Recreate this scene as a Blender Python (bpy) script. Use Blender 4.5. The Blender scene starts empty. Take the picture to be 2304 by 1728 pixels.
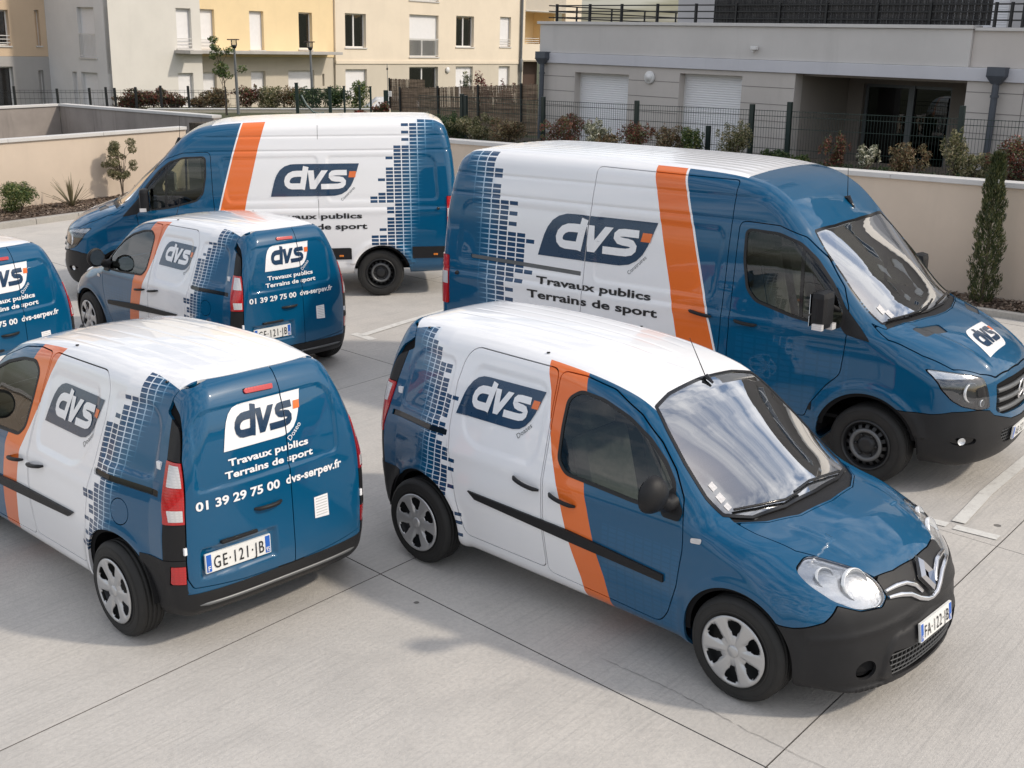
import bpy, bmesh, math, random
import numpy as np
from mathutils import Vector, Matrix
R=math.radians
sc=bpy.context.scene
COL=sc.collection
# ======================= camera, sky, sun, exposure =======================
CAM_H=3.644
cam=bpy.data.cameras.new('camera');cam_o=bpy.data.objects.new('camera',cam);COL.objects.link(cam_o);sc.camera=cam_o
cam.sensor_width=36;cam.lens=40.69;cam.clip_start=.1;cam.clip_end=900
cam_o.location=(0,0,CAM_H);cam_o.rotation_euler=(math.pi/2-R(16.498),0,0)
SUN_AZ=-14.0;SUN_EL=40.0        # direction towards the sun, degrees from +x and above the ground
wd=bpy.data.worlds.new('World');sc.world=wd;wd.use_nodes=True
nt=wd.node_tree;bg=nt.nodes['Background'];bg.inputs['Strength'].default_value=.126
sky=nt.nodes.new('ShaderNodeTexSky');sky.sky_type='NISHITA';sky.sun_disc=False
sky.sun_elevation=R(SUN_EL);sky.sun_rotation=R(90-SUN_AZ);sky.air_density=1.2;sky.dust_density=2.0;sky.ozone_density=1
tc=nt.nodes.new('ShaderNodeTexCoord')
sep=nt.nodes.new('ShaderNodeSeparateXYZ');nt.links.new(tc.outputs['Generated'],sep.inputs[0])
# project the direction on a cloud layer: xy/(z+.18)
mz=nt.nodes.new('ShaderNodeMath');mz.operation='MAXIMUM';nt.links.new(sep.outputs[2],mz.inputs[0]);mz.inputs[1].default_value=0
az=nt.nodes.new('ShaderNodeMath');az.operation='ADD';nt.links.new(mz.outputs[0],az.inputs[0]);az.inputs[1].default_value=.22
dx=nt.nodes.new('ShaderNodeMath');dx.operation='DIVIDE';nt.links.new(sep.outputs[0],dx.inputs[0]);nt.links.new(az.outputs[0],dx.inputs[1])
dy=nt.nodes.new('ShaderNodeMath');dy.operation='DIVIDE';nt.links.new(sep.outputs[1],dy.inputs[0]);nt.links.new(az.outputs[0],dy.inputs[1])
cb=nt.nodes.new('ShaderNodeCombineXYZ');nt.links.new(dx.outputs[0],cb.inputs[0]);nt.links.new(dy.outputs[0],cb.inputs[1])
mp=nt.nodes.new('ShaderNodeMapping');mp.inputs['Rotation'].default_value=(0,0,R(35));mp.inputs['Scale'].default_value=(1.0,1.5,1);nt.links.new(cb.outputs[0],mp.inputs[0])
nz=nt.nodes.new('ShaderNodeTexNoise');nz.inputs['Scale'].default_value=3.1;nz.inputs['Detail'].default_value=8;nz.inputs['Roughness'].default_value=.58;nz.inputs['Distortion'].default_value=.25
nt.links.new(mp.outputs[0],nz.inputs['Vector'])
cr=nt.nodes.new('ShaderNodeValToRGB');cr.color_ramp.elements[0].position=.40;cr.color_ramp.elements[0].color=(0,0,0,1);cr.color_ramp.elements[1].position=.60;cr.color_ramp.elements[1].color=(1,1,1,1)
nt.links.new(nz.outputs['Fac'],cr.inputs[0])
hz=nt.nodes.new('ShaderNodeMapRange');hz.inputs[1].default_value=0;hz.inputs[2].default_value=.16;hz.inputs[3].default_value=0;hz.inputs[4].default_value=.9;nt.links.new(sep.outputs[2],hz.inputs[0])
cf=nt.nodes.new('ShaderNodeMath');cf.operation='MULTIPLY';nt.links.new(cr.outputs[0],cf.inputs[0]);nt.links.new(hz.outputs[0],cf.inputs[1])
mx=nt.nodes.new('ShaderNodeMix');mx.data_type='RGBA';nt.links.new(cf.outputs[0],mx.inputs['Factor'])
nt.links.new(sky.outputs[0],mx.inputs['A']);mx.inputs['B'].default_value=(11.2,11.1,11.2,1)
nt.links.new(mx.outputs['Result'],bg.inputs['Color'])
sun=bpy.data.lights.new('sun','SUN');sun.energy=2.4;sun.angle=R(3.0);sun.color=(1,.90,.76)
sun_o=bpy.data.objects.new('sun',sun);COL.objects.link(sun_o);sun_o.rotation_euler=(R(90-SUN_EL),0,R(90+SUN_AZ));sun_o.location=(20,-4,18)
vs_=sc.view_settings;vs_.view_transform='Standard';vs_.look='None';vs_.gamma=1;vs_.exposure=.0;vs_.use_curve_mapping=False
# ---------- implicit vehicle bodies ----------
def catmull(pts, n=8, closed=True):
    P=np.array(pts,float); N=len(P); out=[]
    for i in range(N if closed else N-1):
        if closed: a,b,c,d=P[i-1],P[i],P[(i+1)%N],P[(i+2)%N]
        else: a,b,c,d=P[max(i-1,0)],P[i],P[i+1],P[min(i+2,N-1)]
        # centripetal-ish blend: plain Catmull-Rom with tension
        for k in range(n):
            t=k/n; t2=t*t;t3=t2*t
            out.append(.5*((2*b)+(-a+c)*t+(2*a-5*b+4*c-d)*t2+(-a+3*b-3*c+d)*t3))
    if not closed: out.append(P[-1])
    return np.array(out)
def roundpoly(pts, r, n=5):
    """closed polygon with circular-ish rounded corners; r scalar or list"""
    P=np.array(pts,float);N=len(P);out=[]
    for i in range(N):
        rr=r if np.isscalar(r) else r[i]
        b=P[i];a=P[i-1];c=P[(i+1)%N]
        la=np.linalg.norm(a-b);lc=np.linalg.norm(c-b)
        d=min(rr,la*.49,lc*.49)
        p=b+(a-b)/la*d;q=b+(c-b)/lc*d
        if rr<=0: out.append(b);continue
        for k in range(n+1):
            t=k/n; out.append((1-t)**2*p+2*t*(1-t)*b+t*t*q)
    return np.array(out)
def sdpoly(px,pz,poly):
    """signed distance (neg inside) of points to closed polygon"""
    shp=px.shape; p=np.stack([px.ravel(),pz.ravel()],1)
    d=np.full(len(p),1e9);ins=np.zeros(len(p),bool)
    a=poly;b=np.roll(poly,-1,0)
    for (ax,az),(bx,bz) in zip(a,b):
        ex,ez=bx-ax,bz-az; l=ex*ex+ez*ez
        if l<1e-14: continue
        wx=p[:,0]-ax;wz=p[:,1]-az
        t=np.clip((wx*ex+wz*ez)/l,0,1)
        d=np.minimum(d,(wx-ex*t)**2+(wz-ez*t)**2)
        c=(az>p[:,1])!=(bz>p[:,1])
        if ez!=0: ins^=c&(p[:,0]<ex*(p[:,1]-az)/ez+ax)
    d=np.sqrt(d); return np.where(ins,-d,d).reshape(shp)
def sstep(x,a,b):
    t=np.clip((x-a)/(b-a),0,1); return t*t*(3-2*t)
class Grid2:
    """bicubic-free smooth lookup of a 2d function"""
    def __init__(s,fn,x0,x1,z0,z1,h):
        s.x0,s.z0,s.h=x0,z0,h
        xs=np.arange(x0,x1+h,h);zs=np.arange(z0,z1+h,h)
        X,Z=np.meshgrid(xs,zs,indexing='ij'); s.v=fn(X,Z); s.n=s.v.shape
    def __call__(s,x,z):
        u=np.clip((x-s.x0)/s.h,0,s.n[0]-1.001);w=np.clip((z-s.z0)/s.h,0,s.n[1]-1.001)
        i=u.astype(int);j=w.astype(int);a=u-i;b=w-j
        v=s.v
        return (v[i,j]*(1-a)+v[i+1,j]*a)*(1-b)+(v[i,j+1]*(1-a)+v[i+1,j+1]*a)*b
class Body:
    def __init__(s,S):
        s.S=S
        prof=catmull(S['prof'],6)
        g=S['bb']
        s.pg=Grid2(lambda X,Z:sdpoly(X,Z,prof),g[0]-.3,g[1]+.5,g[2]-.3,g[3]+.5,.008)
        # smooth profile a little
        v=s.pg.v
        for _ in range(3):
            w=v.copy(); w[1:-1,1:-1]=(v[1:-1,1:-1]*4+v[:-2,1:-1]+v[2:,1:-1]+v[1:-1,:-2]+v[1:-1,2:])/8; v=w
        s.pg.v=v
        zz,ww=np.array(S['W']).T
        t=np.linspace(zz[0],zz[-1],400); w=np.interp(t,zz,ww)
        k=np.exp(-np.linspace(-2,2,41)**2);k/=k.sum()
        w=np.convolve(np.pad(w,20,mode='edge'),k,'valid'); s.wt,s.ww=t,w
        s.feat=S.get('feat')
    def width(s,x,z): 
        return np.interp(z,s.wt,s.ww)
    def f(s,p):
        S=s.S; x,y,z=p[...,0],p[...,1],p[...,2]; ay=np.abs(y)
        q=np.minimum(ay/S['hw'],1.3); q2=q*q
        bowf=np.interp(z,*S['bowf']); bowr=np.interp(z,*S['bowr'])
        wf=sstep(x,S['bwx'][0],S['bwx'][1]); wr=1-sstep(x,S['bwr'][0],S['bwr'][1])
        e=S.get('bowp',2.6)
        xp=x+bowf*wf*q**e-bowr*wr*q**4
        zp=z+np.interp(x,*S['crown'])*q2*sstep(z,S['crz'][0],S['crz'][1])
        a=s.pg(xp,zp)
        W=s.width(x,z)+np.interp(x,*S['wx'])
        if 'wfn' in S: W=W+S['wfn'](x,z)
        b=(ay-W)*.97
        r=np.interp(x,*S['rx'])
        if 'rfn' in S: r=S['rfn'](x,z,r)
        u=np.maximum(a+r,0);v=np.maximum(b+r,0)
        d=np.minimum(-r,np.maximum(a,b))*1.0
        d=np.where((a+r>0)|(b+r>0), np.sqrt(u*u+v*v)-r, np.maximum(a,b))
        # keep continuity inside
        if s.feat is not None: d=d+s.feat(x,y,z)
        return d
    def grad(s,p,h=.004):
        g=np.stack([s.f(p+np.eye(3)[k]*h)-s.f(p-np.eye(3)[k]*h) for k in range(3)],-1)
        return g/(np.linalg.norm(g,axis=-1,keepdims=True)+1e-12)
    def mesh(s,h):
        """naive surface nets, returns verts, quads"""
        g=s.S['bb']; hw=s.S['hw']+.12
        xs=np.arange(g[0]-2*h,g[1]+3*h,h);ys=np.arange(-np.ceil(hw/h)*h,hw+h,h);zs=np.arange(g[2]-2*h,g[3]+3*h,h)
        X,Y,Z=np.meshgrid(xs,ys,zs,indexing='ij')
        F=s.f(np.stack([X,Y,Z],-1)).astype(np.float64)
        n=np.array(F.shape)-1
        ins=F<0
        c=np.zeros(n,int)
        for i in(0,1):
            for j in(0,1):
                for k in(0,1): c+=ins[i:n[0]+i,j:n[1]+j,k:n[2]+k]
        act=(c>0)&(c<8); idx=-np.ones(n,int); ai=np.argwhere(act); idx[act]=np.arange(len(ai))
        acc=np.zeros((len(ai),3));cnt=np.zeros(len(ai))
        for (i,j,k),ax in [((a,b,c_),ax) for ax in range(3) for a in(0,1) for b in(0,1) for c_ in(0,1) if (a,b,c_)[ax]==0]:
            A=ai+[i,j,k];B=A.copy();B[:,ax]+=1
            fa=F[A[:,0],A[:,1],A[:,2]];fb=F[B[:,0],B[:,1],B[:,2]]
            m=(fa<0)!=(fb<0); t=np.where(m,fa/(np.where(m,fa-fb,1)),0)
            q=A.astype(float);q[:,ax]+=t
            acc[m]+=q[m];cnt[m]+=1
        V=acc/cnt[:,None]*h+np.array([xs[0],ys[0],zs[0]])
        quads=[]
        for ax in range(3):
            sl=[slice(1,n[a]) for a in range(3)]; sl[ax]=slice(0,n[ax])
            A=ins[tuple(sl)]; sl2=list(sl); sl2[ax]=slice(1,n[ax]+1); Bm=ins[tuple(sl2)]
            e=np.argwhere(A!=Bm); off=np.array([1,1,1]);off[ax]=0
            e=e+off; aa=A[tuple((e-off).T)]
            b1,b2=[(1,2),(2,0),(0,1)][ax]
            def cell(d1,d2):
                q=e.copy();q[:,b1]-=d1;q[:,b2]-=d2; return idx[q[:,0],q[:,1],q[:,2]]
            Q=np.stack([cell(1,1),cell(0,1),cell(0,0),cell(1,0)],1)
            Q[~aa]=Q[~aa][:,::-1]
            quads.append(Q)
        Q=np.concatenate(quads); Q=Q[(Q>=0).all(1)]
        for _ in range(4):
            f0=s.f(V); gg=np.stack([(s.f(V+np.eye(3)[k]*.002)-s.f(V-np.eye(3)[k]*.002))/.004 for k in range(3)],-1)
            st=f0[:,None]*gg/((gg**2).sum(1,keepdims=True)+1e-6)
            l=np.linalg.norm(st,axis=1,keepdims=True); st*=np.minimum(1,.3*h/(l+1e-9)); V=V-st
        return V,Q
# ---------------- Kangoo-type small van ----------------
def arch(x,z,cx,cz,R,w):
    d=np.hypot(x-cx,z-cz); return np.exp(-((d-R)/w)**2)
def small_feat(x,y,z):
    return 0*x
SMALL=dict(
 hw=.90,
 prof=[(-3.235,.256),(-3.290,.361),(-3.308,.496),(-3.308,.614),(-3.303,.891),(-3.293,1.22),(-3.257,1.47),(-3.186,1.64),(-3.073,1.700),(-2.70,1.722),(-2.105,1.724),(-1.51,1.695),(-1.112,1.637),(-.85,1.550),
       (-.575,1.362),(-.300,1.175),(-.122,1.068),(.021,1.020),(.281,.962),(.524,.858),(.652,.752),(.72,.640),(.748,.502),(.758,.364),(.735,.233),(.621,.176),(-.579,.189),(-2.173,.208),(-3.063,.215)],
 bb=(-3.40,.85,.12,1.80),
 W=[(.1,.79),(.25,.805),(.40,.825),(.60,.848),(.80,.845),(.95,.828),(1.05,.80),(1.2,.748),(1.4,.678),(1.55,.62),(1.65,.59),(1.8,.53),(2.3,.3)],
 bowf=([0,.5,.7,.85,1.1,1.6],[.34,.37,.38,.31,.23,.154]),
 bowr=([0,.5,1.0,1.6],[.15,.22,.13,.045]),
 bwx=(-1.0,-.3), bwr=(-3.3,-2.9),
 crown=([-3.3,-1.0,-.6,-.1,.3,.8],[.065,.09,.085,.10,.105,.102]), crz=(.5,.9),
 wx=([-3.5,-3.0,-2.6,-.9,-.3,0,.4,.8],[-.10,-.075,-.005,-.01,-.004,.0,-.01,-.122]),
 rx=([-3.5,-3.0,-1.0,-.2,.1,.8],[.14,.11,.10,.09,.12,.16]),
 feat=None)
LARGE=dict(
 hw=.99,
 prof=[(-4.793,.403),(-4.842,.501),(-4.845,.9),(-4.815,1.598),(-4.764,2.097),(-4.692,2.413),(-4.58,2.545),(-4.291,2.592),(-2.994,2.590),(-1.796,2.565),(-1.246,2.505),(-.941,2.376),(-.700,2.165),(-.585,2.050),
       (-.269,1.775),(.02,1.500),(.196,1.396),(.391,1.335),(.67,1.215),(.876,1.056),(.94,.888),(.970,.677),(.986,.519),(.961,.374),(.873,.259),(.616,.25),(-.589,.285),(-2.991,.327),(-4.593,.345)],
 bb=(-4.95,1.05,.2,2.68),
 W=[(.1,.897),(.3,.937),(.5,.972),(.9,.985),(1.2,.982),(1.5,.968),(1.9,.930),(2.2,.884),(2.5,.820),(2.7,.78),(3.2,.7)],
 bowf=([0,.5,.8,1.1,1.4,2.2,2.7],[.373,.377,.364,.337,.206,.10,.10]),
 bowr=([0,.5,2.6],[.05,.035,.02]),
 bwx=(-1.3,-.4), bwr=(-4.8,-4.4),
 crown=([-4.8,-1.0,-.6,.1,.9],[.04,.05,.03,.062,.095]), crz=(.8,1.2),
 wx=([-5,-4.5,-.9,-.3,.2,.5,.95],[-.006,.01,.006,-.010,-.017,-.06,-.142]),
 rx=([-5,-4.5,-1.2,-.3,.2,.9],[.13,.13,.14,.11,.14,.18]),
 feat=None)
# ======================= helpers =======================
rnd=random.Random(7)
def link(o): COL.objects.link(o); return o
def empty(name,loc=(0,0,0),rz=0,parent=None):
    o=bpy.data.objects.new(name,None);o.location=loc;o.rotation_euler=(0,0,rz);o.empty_display_size=.2
    if parent: o.parent=parent
    return link(o)
def tag(o,label=None,cat=None,group=None,kind=None):
    if label:o['label']=label
    if cat:o['category']=cat
    if group:o['group']=group
    if kind:o['kind']=kind
    return o
def mesh_obj(name,V,F,m,parent=None,smooth=False,kind=None,loc=None):
    me=bpy.data.meshes.new(name);me.from_pydata([tuple(map(float,v)) for v in V],[],[tuple(int(i) for i in f) for f in F])
    ms=m if isinstance(m,(list,tuple)) else [m]
    for k in ms: me.materials.append(k)
    if smooth: me.shade_smooth()
    o=bpy.data.objects.new(name,me)
    if parent:o.parent=parent
    if kind:o['kind']=kind
    if loc:o.location=loc
    return link(o)
class MB:
    """collects simple shapes in one mesh"""
    def __init__(s): s.V=[];s.F=[];s.S=[]
    def add(s,V,F,sm=False):
        k=len(s.V);s.V+=[tuple(v) for v in V];s.F+=[tuple(i+k for i in f) for f in F];s.S+=[sm]*len(F);return s
    def box(s,x0,x1,y0,y1,z0,z1,M=None,bev=0):
        if bev>0:
            bm=bmesh.new();bmesh.ops.create_cube(bm,size=1)
            for v in bm.verts: v.co=Vector(((x0+x1)/2+v.co.x*(x1-x0),(y0+y1)/2+v.co.y*(y1-y0),(z0+z1)/2+v.co.z*(z1-z0)))
            bmesh.ops.bevel(bm,geom=bm.edges[:],offset=bev,segments=2,affect='EDGES',profile=.6)
            bm.verts.index_update()
            V=[v.co.copy() for v in bm.verts];F=[[v.index for v in f.verts] for f in bm.faces];bm.free()
        else:
            V=[Vector(p) for p in((x0,y0,z0),(x1,y0,z0),(x1,y1,z0),(x0,y1,z0),(x0,y0,z1),(x1,y0,z1),(x1,y1,z1),(x0,y1,z1))]
            F=[(0,3,2,1),(4,5,6,7),(0,1,5,4),(1,2,6,5),(2,3,7,6),(3,0,4,7)]
        if M is not None: V=[M@Vector(v) for v in V]
        return s.add(V,F)
    def tube(s,pts,r,n=8,cap=True,sm=True):
        pts=[Vector(p) for p in pts];V=[];F=[];m=len(pts)
        rr=r if isinstance(r,(list,tuple)) else [r]*m
        up=None
        for i,p in enumerate(pts):
            d=(pts[min(i+1,m-1)]-pts[max(i-1,0)]).normalized()
            if up is None: up=Vector((0,0,1)) if abs(d.z)<.9 else Vector((1,0,0))
            a=d.cross(up).normalized();b=a.cross(d).normalized();up=b
            for k in range(n):
                t=2*math.pi*k/n;V.append(p+(a*math.cos(t)+b*math.sin(t))*rr[i])
        for i in range(m-1):
            for k in range(n):
                F.append((i*n+k,i*n+(k+1)%n,(i+1)*n+(k+1)%n,(i+1)*n+k))
        s.add(V,F,sm)
        if cap: s.add(V[:n],[tuple(range(n))]);s.add(V[-n:],[tuple(range(n))[::-1]])
        return s
    def prism(s,poly,z0,z1,M=None):
        n=len(poly);V=[Vector((x,y,z0)) for x,y in poly]+[Vector((x,y,z1)) for x,y in poly]
        F=[tuple(range(n))[::-1],tuple(range(n,2*n))]+[(i,(i+1)%n,n+(i+1)%n,n+i) for i in range(n)]
        if M is not None: V=[M@v for v in V]
        return s.add(V,F)
    def lathe(s,prof,n=32,M=None,sm=True):
        """profile (r,z) round z"""
        V=[];F=[];m=len(prof)
        for r,z in prof:
            for k in range(n):
                t=2*math.pi*k/n;V.append(Vector((r*math.cos(t),r*math.sin(t),z)))
        for i in range(m-1):
            for k in range(n): F.append((i*n+k,i*n+(k+1)%n,(i+1)*n+(k+1)%n,(i+1)*n+k))
        if M is not None: V=[M@v for v in V]
        return s.add(V,F,sm)
    def build(s,name,m,parent=None,kind=None,loc=None,rz=None):
        me=bpy.data.meshes.new(name);me.from_pydata([tuple(v) for v in s.V],[],s.F)
        me.polygons.foreach_set('use_smooth',s.S)
        for k in (m if isinstance(m,(list,tuple)) else [m]): me.materials.append(k)
        o=bpy.data.objects.new(name,me)
        if parent:o.parent=parent
        if kind:o['kind']=kind
        if loc:o.location=loc
        if rz is not None:o.rotation_euler=(0,0,rz)
        return link(o)
def copy_tree(o,parent=None):
    c=o.copy();link(c)
    if parent is not None: c.parent=parent
    for ch in list(o.children): copy_tree(ch,c)
    return c
# ---- node maths ----
class X:
    """tiny wrapper so that shader maths reads like python"""
    def __init__(s,nt,sock): s.nt=nt;s.o=sock
    def _m(s,op,a,b=None,c=None,clamp=False):
        n=s.nt.nodes.new('ShaderNodeMath');n.operation=op;n.use_clamp=clamp
        for i,v in enumerate((a,b,c)):
            if v is None: continue
            if isinstance(v,X): s.nt.links.new(v.o,n.inputs[i])
            else: n.inputs[i].default_value=float(v)
        return X(s.nt,n.outputs[0])
    def __add__(s,b): return s._m('ADD',s,b)
    def __radd__(s,b): return s._m('ADD',b,s)
    def __sub__(s,b): return s._m('SUBTRACT',s,b)
    def __rsub__(s,b): return s._m('SUBTRACT',b,s)
    def __mul__(s,b): return s._m('MULTIPLY',s,b)
    __rmul__=__mul__
    def __truediv__(s,b): return s._m('DIVIDE',s,b)
    def gt(s,b): return s._m('GREATER_THAN',s,b)
    def lt(s,b): return s._m('LESS_THAN',s,b)
    def abs(s): return s._m('ABSOLUTE',s)
    def floor(s): return s._m('FLOOR',s)
    def fract(s): return s._m('FRACT',s)
    def pow(s,b): return s._m('POWER',s,b)
    def max(s,b): return s._m('MAXIMUM',s,b)
    def min(s,b): return s._m('MINIMUM',s,b)
    def clamp(s): return s._m('ADD',s,0,clamp=True)
    def ramp(s,a,b):
        n=s.nt.nodes.new('ShaderNodeMapRange');n.interpolation_type='SMOOTHSTEP';s.nt.links.new(s.o,n.inputs[0]);n.inputs[1].default_value=a;n.inputs[2].default_value=b;return X(s.nt,n.outputs[0])
    def curve(s,pts):
        """piecewise linear function of this value"""
        xs=[p[0] for p in pts];ys=[p[1] for p in pts];x0,x1=min(xs),max(xs);y0,y1=min(ys),max(ys);
        if y1-y0<1e-6:y1=y0+1e-6
        n=s.nt.nodes.new('ShaderNodeValToRGB');e=n.color_ramp;e.interpolation='LINEAR'
        pts=sorted(pts);pp=[((a-x0)/(x1-x0),(b-y0)/(y1-y0)) for a,b in pts]
        e.elements[0].position=pp[0][0];e.elements[0].color=(pp[0][1],)*3+(1,)
        e.elements[1].position=pp[-1][0];e.elements[1].color=(pp[-1][1],)*3+(1,)
        for a,b in pp[1:-1]:
            k=e.elements.new(a);k.color=(b,b,b,1)
        t=(s-x0)/(x1-x0);s.nt.links.new(t.o,n.inputs[0])
        return X(s.nt,n.outputs[0])*(y1-y0)+y0
def mix(nt,f,a,b,mode='MIX'):
    n=nt.nodes.new('ShaderNodeMix');n.data_type='RGBA';n.blend_type=mode
    for sock,v in((n.inputs['Factor'],f),(n.inputs['A'],a),(n.inputs['B'],b)):
        if isinstance(v,X): nt.links.new(v.o,sock)
        elif hasattr(v,'links'): nt.links.new(v,sock)
        elif isinstance(v,(tuple,list)): sock.default_value=(*v[:3],1)
        else: sock.default_value=v
    return n.outputs['Result']
def newmat(name):
    m=bpy.data.materials.new(name);m.use_nodes=True;return m,m.node_tree,m.node_tree.nodes['Principled BSDF']
def noise(nt,scale,detail=4,rough=.5,vec=None,dist=0,dim='3D'):
    n=nt.nodes.new('ShaderNodeTexNoise');n.inputs['Scale'].default_value=scale;n.inputs['Detail'].default_value=detail;n.inputs['Roughness'].default_value=rough;n.inputs['Distortion'].default_value=dist
    if vec is not None: nt.links.new(vec,n.inputs['Vector'])
    return X(nt,n.outputs['Fac'])
def coords(nt,kind='Object',scale=None,rot=None):
    t=nt.nodes.new('ShaderNodeTexCoord').outputs[kind]
    if scale is None and rot is None: return t
    m=nt.nodes.new('ShaderNodeMapping');nt.links.new(t,m.inputs[0])
    if scale: m.inputs['Scale'].default_value=scale
    if rot: m.inputs['Rotation'].default_value=rot
    return m.outputs[0]
def worldpos(nt,scale=None,rot=None):
    t=nt.nodes.new('ShaderNodeNewGeometry').outputs['Position']
    if scale is None and rot is None:return t
    m=nt.nodes.new('ShaderNodeMapping');nt.links.new(t,m.inputs[0])
    if scale: m.inputs['Scale'].default_value=scale
    if rot: m.inputs['Rotation'].default_value=rot
    return m.outputs[0]
def brushpos(nt,ang,sx,sy):
    """position turned by ang first, then scaled: fine lines running along ang"""
    t=nt.nodes.new('ShaderNodeNewGeometry').outputs['Position'];m=nt.nodes.new('ShaderNodeMapping');m.vector_type='TEXTURE'
    nt.links.new(t,m.inputs[0]);m.inputs['Rotation'].default_value=(0,0,R(ang));m.inputs['Scale'].default_value=(1/sx,1/sy,1);return m.outputs[0]
def bump(nt,b,h,strength=.3,dist=.01):
    n=nt.nodes.new('ShaderNodeBump');n.inputs['Strength'].default_value=strength;n.inputs['Distance'].default_value=dist
    nt.links.new(h.o if isinstance(h,X) else h,n.inputs['Height']);nt.links.new(n.outputs[0],b.inputs['Normal']);return n
def plain(name,col,rough=.5,metal=0,coat=0,var=.06,vscale=6,bmp=0,bscale=200,spec=None,trans=None):
    m,nt,b=newmat(name);b.inputs['Roughness'].default_value=rough;b.inputs['Metallic'].default_value=metal
    b.inputs['Coat Weight'].default_value=coat;b.inputs['Coat Roughness'].default_value=.03
    if spec is not None:b.inputs['Specular IOR Level'].default_value=spec
    if var>0:
        n=noise(nt,vscale,5,.6,coords(nt));c=mix(nt,n,[x*(1-var*2) for x in col],[min(1,x*(1+var*2)) for x in col]);nt.links.new(c,b.inputs['Base Color'])
        r=(n-.5)*.15+rough;nt.links.new(r.clamp().o,b.inputs['Roughness'])
    else:b.inputs['Base Color'].default_value=(*col,1)
    if bmp:bump(nt,b,noise(nt,bscale,3,.6,coords(nt)),bmp,.004)
    return m
def wall_mat(name,col,streak=.12,bmp=.12,dirt=.2,scale=1):
    """painted render: faint cloudiness, rain streaks, fine grain"""
    m,nt,b=newmat(name);b.inputs['Roughness'].default_value=.85
    p=worldpos(nt)
    n1=noise(nt,.7*scale,5,.6,p);n2=noise(nt,2.2,6,.65,worldpos(nt,(1,1,.12)));n3=noise(nt,9,3,.5,p)
    c=mix(nt,n1.ramp(.3,.7),[x*(1-dirt*.5) for x in col],[min(1,x*1.04) for x in col])
    c=mix(nt,n2.ramp(.52,.75)*streak*2,c,[x*.55 for x in col]);c=mix(nt,n3*.10,c,[x*.75 for x in col])
    nt.links.new(c,b.inputs['Base Color']);bump(nt,b,noise(nt,140,3,.7,p),bmp,.004);return m
def leaf_mat(name,c1,c2,c3,trans=.35):
    m,nt,b=newmat(name)
    g=nt.nodes.new('ShaderNodeNewGeometry');r=X(nt,g.outputs['Random Per Island'])
    c=mix(nt,r.ramp(.15,.75),c1,c2);c=mix(nt,(r*7.31).fract().gt(.72),c,c3)
    n=noise(nt,1.7,3,.5,coords(nt));c=mix(nt,n.ramp(.35,.7)*.45,c,[x*.45 for x in c1])
    nt.links.new(c,b.inputs['Base Color']);b.inputs['Roughness'].default_value=.42
    t=nt.nodes.new('ShaderNodeBsdfTranslucent');nt.links.new(c,t.inputs['Color'])
    ms=nt.nodes.new('ShaderNodeMixShader');ms.inputs[0].default_value=trans;nt.links.new(b.outputs[0],ms.inputs[1]);nt.links.new(t.outputs[0],ms.inputs[2])
    nt.links.new(ms.outputs[0],nt.nodes['Material Output'].inputs[0]);return m
# ======================= cutting a body surface into real panels =======================
def tris_of(Q):
    return np.concatenate([Q[:,[0,1,2]],Q[:,[0,2,3]]])
def clip(V,T,g):
    """keep the part of the triangle mesh where g(points)<=0"""
    if len(T)==0: return V,T
    gv=g(V);ins=gv<=0;k=ins[T].sum(1)
    full=T[k==3];out=[full]
    E={}
    newV=[]
    part=T[(k==1)|(k==2)]
    if len(part):
        kk=ins[part].sum(1)
        # rotate so that the odd one out is first
        odd=np.where(kk[:,None]==1,ins[part],~ins[part]).argmax(1)
        i=np.arange(len(part));a=part[i,odd];b=part[i,(odd+1)%3];c=part[i,(odd+2)%3]
        e1=np.sort(np.stack([a,b],1),1);e2=np.sort(np.stack([a,c],1),1)
        alle=np.concatenate([e1,e2]);uq,inv=np.unique(alle,axis=0,return_inverse=True);inv=inv.ravel()
        p,q=V[uq[:,0]],V[uq[:,1]];gp,gq=gv[uq[:,0]],gv[uq[:,1]]
        t=gp/(gp-gq+1e-15);lo=np.zeros(len(t));hi=np.ones(len(t));flo=gp.copy();fhi=gq.copy()
        for _ in range(5):
            t=np.clip(t,0,1);x=p+(q-p)*t[:,None];gx=g(x);same=(gx<=0)==(flo<=0)
            lo=np.where(same,t,lo);flo=np.where(same,gx,flo);hi=np.where(same,hi,t);fhi=np.where(same,fhi,gx)
            t=lo+(hi-lo)*np.clip(flo/(flo-fhi+1e-15),.05,.95)
        x=p+(q-p)*t[:,None];base=len(V);V=np.concatenate([V,x])
        n1=base+inv[:len(part)];n2=base+inv[len(part):]
        one=kk==1
        out.append(np.stack([a[one],n1[one],n2[one]],1))
        two=~one
        out.append(np.stack([n1[two],b[two],c[two]],1));out.append(np.stack([n1[two],c[two],n2[two]],1))
    T2=np.concatenate(out)
    u,inv=np.unique(T2,return_inverse=True);return V[u],inv.reshape(-1,3)
def boundary(T):
    e=np.concatenate([T[:,[0,1]],T[:,[1,2]],T[:,[2,0]]]);s=np.sort(e,1)
    u,idx,cnt=np.unique(s,axis=0,return_index=True,return_counts=True);return e[idx[cnt==1]]
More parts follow.
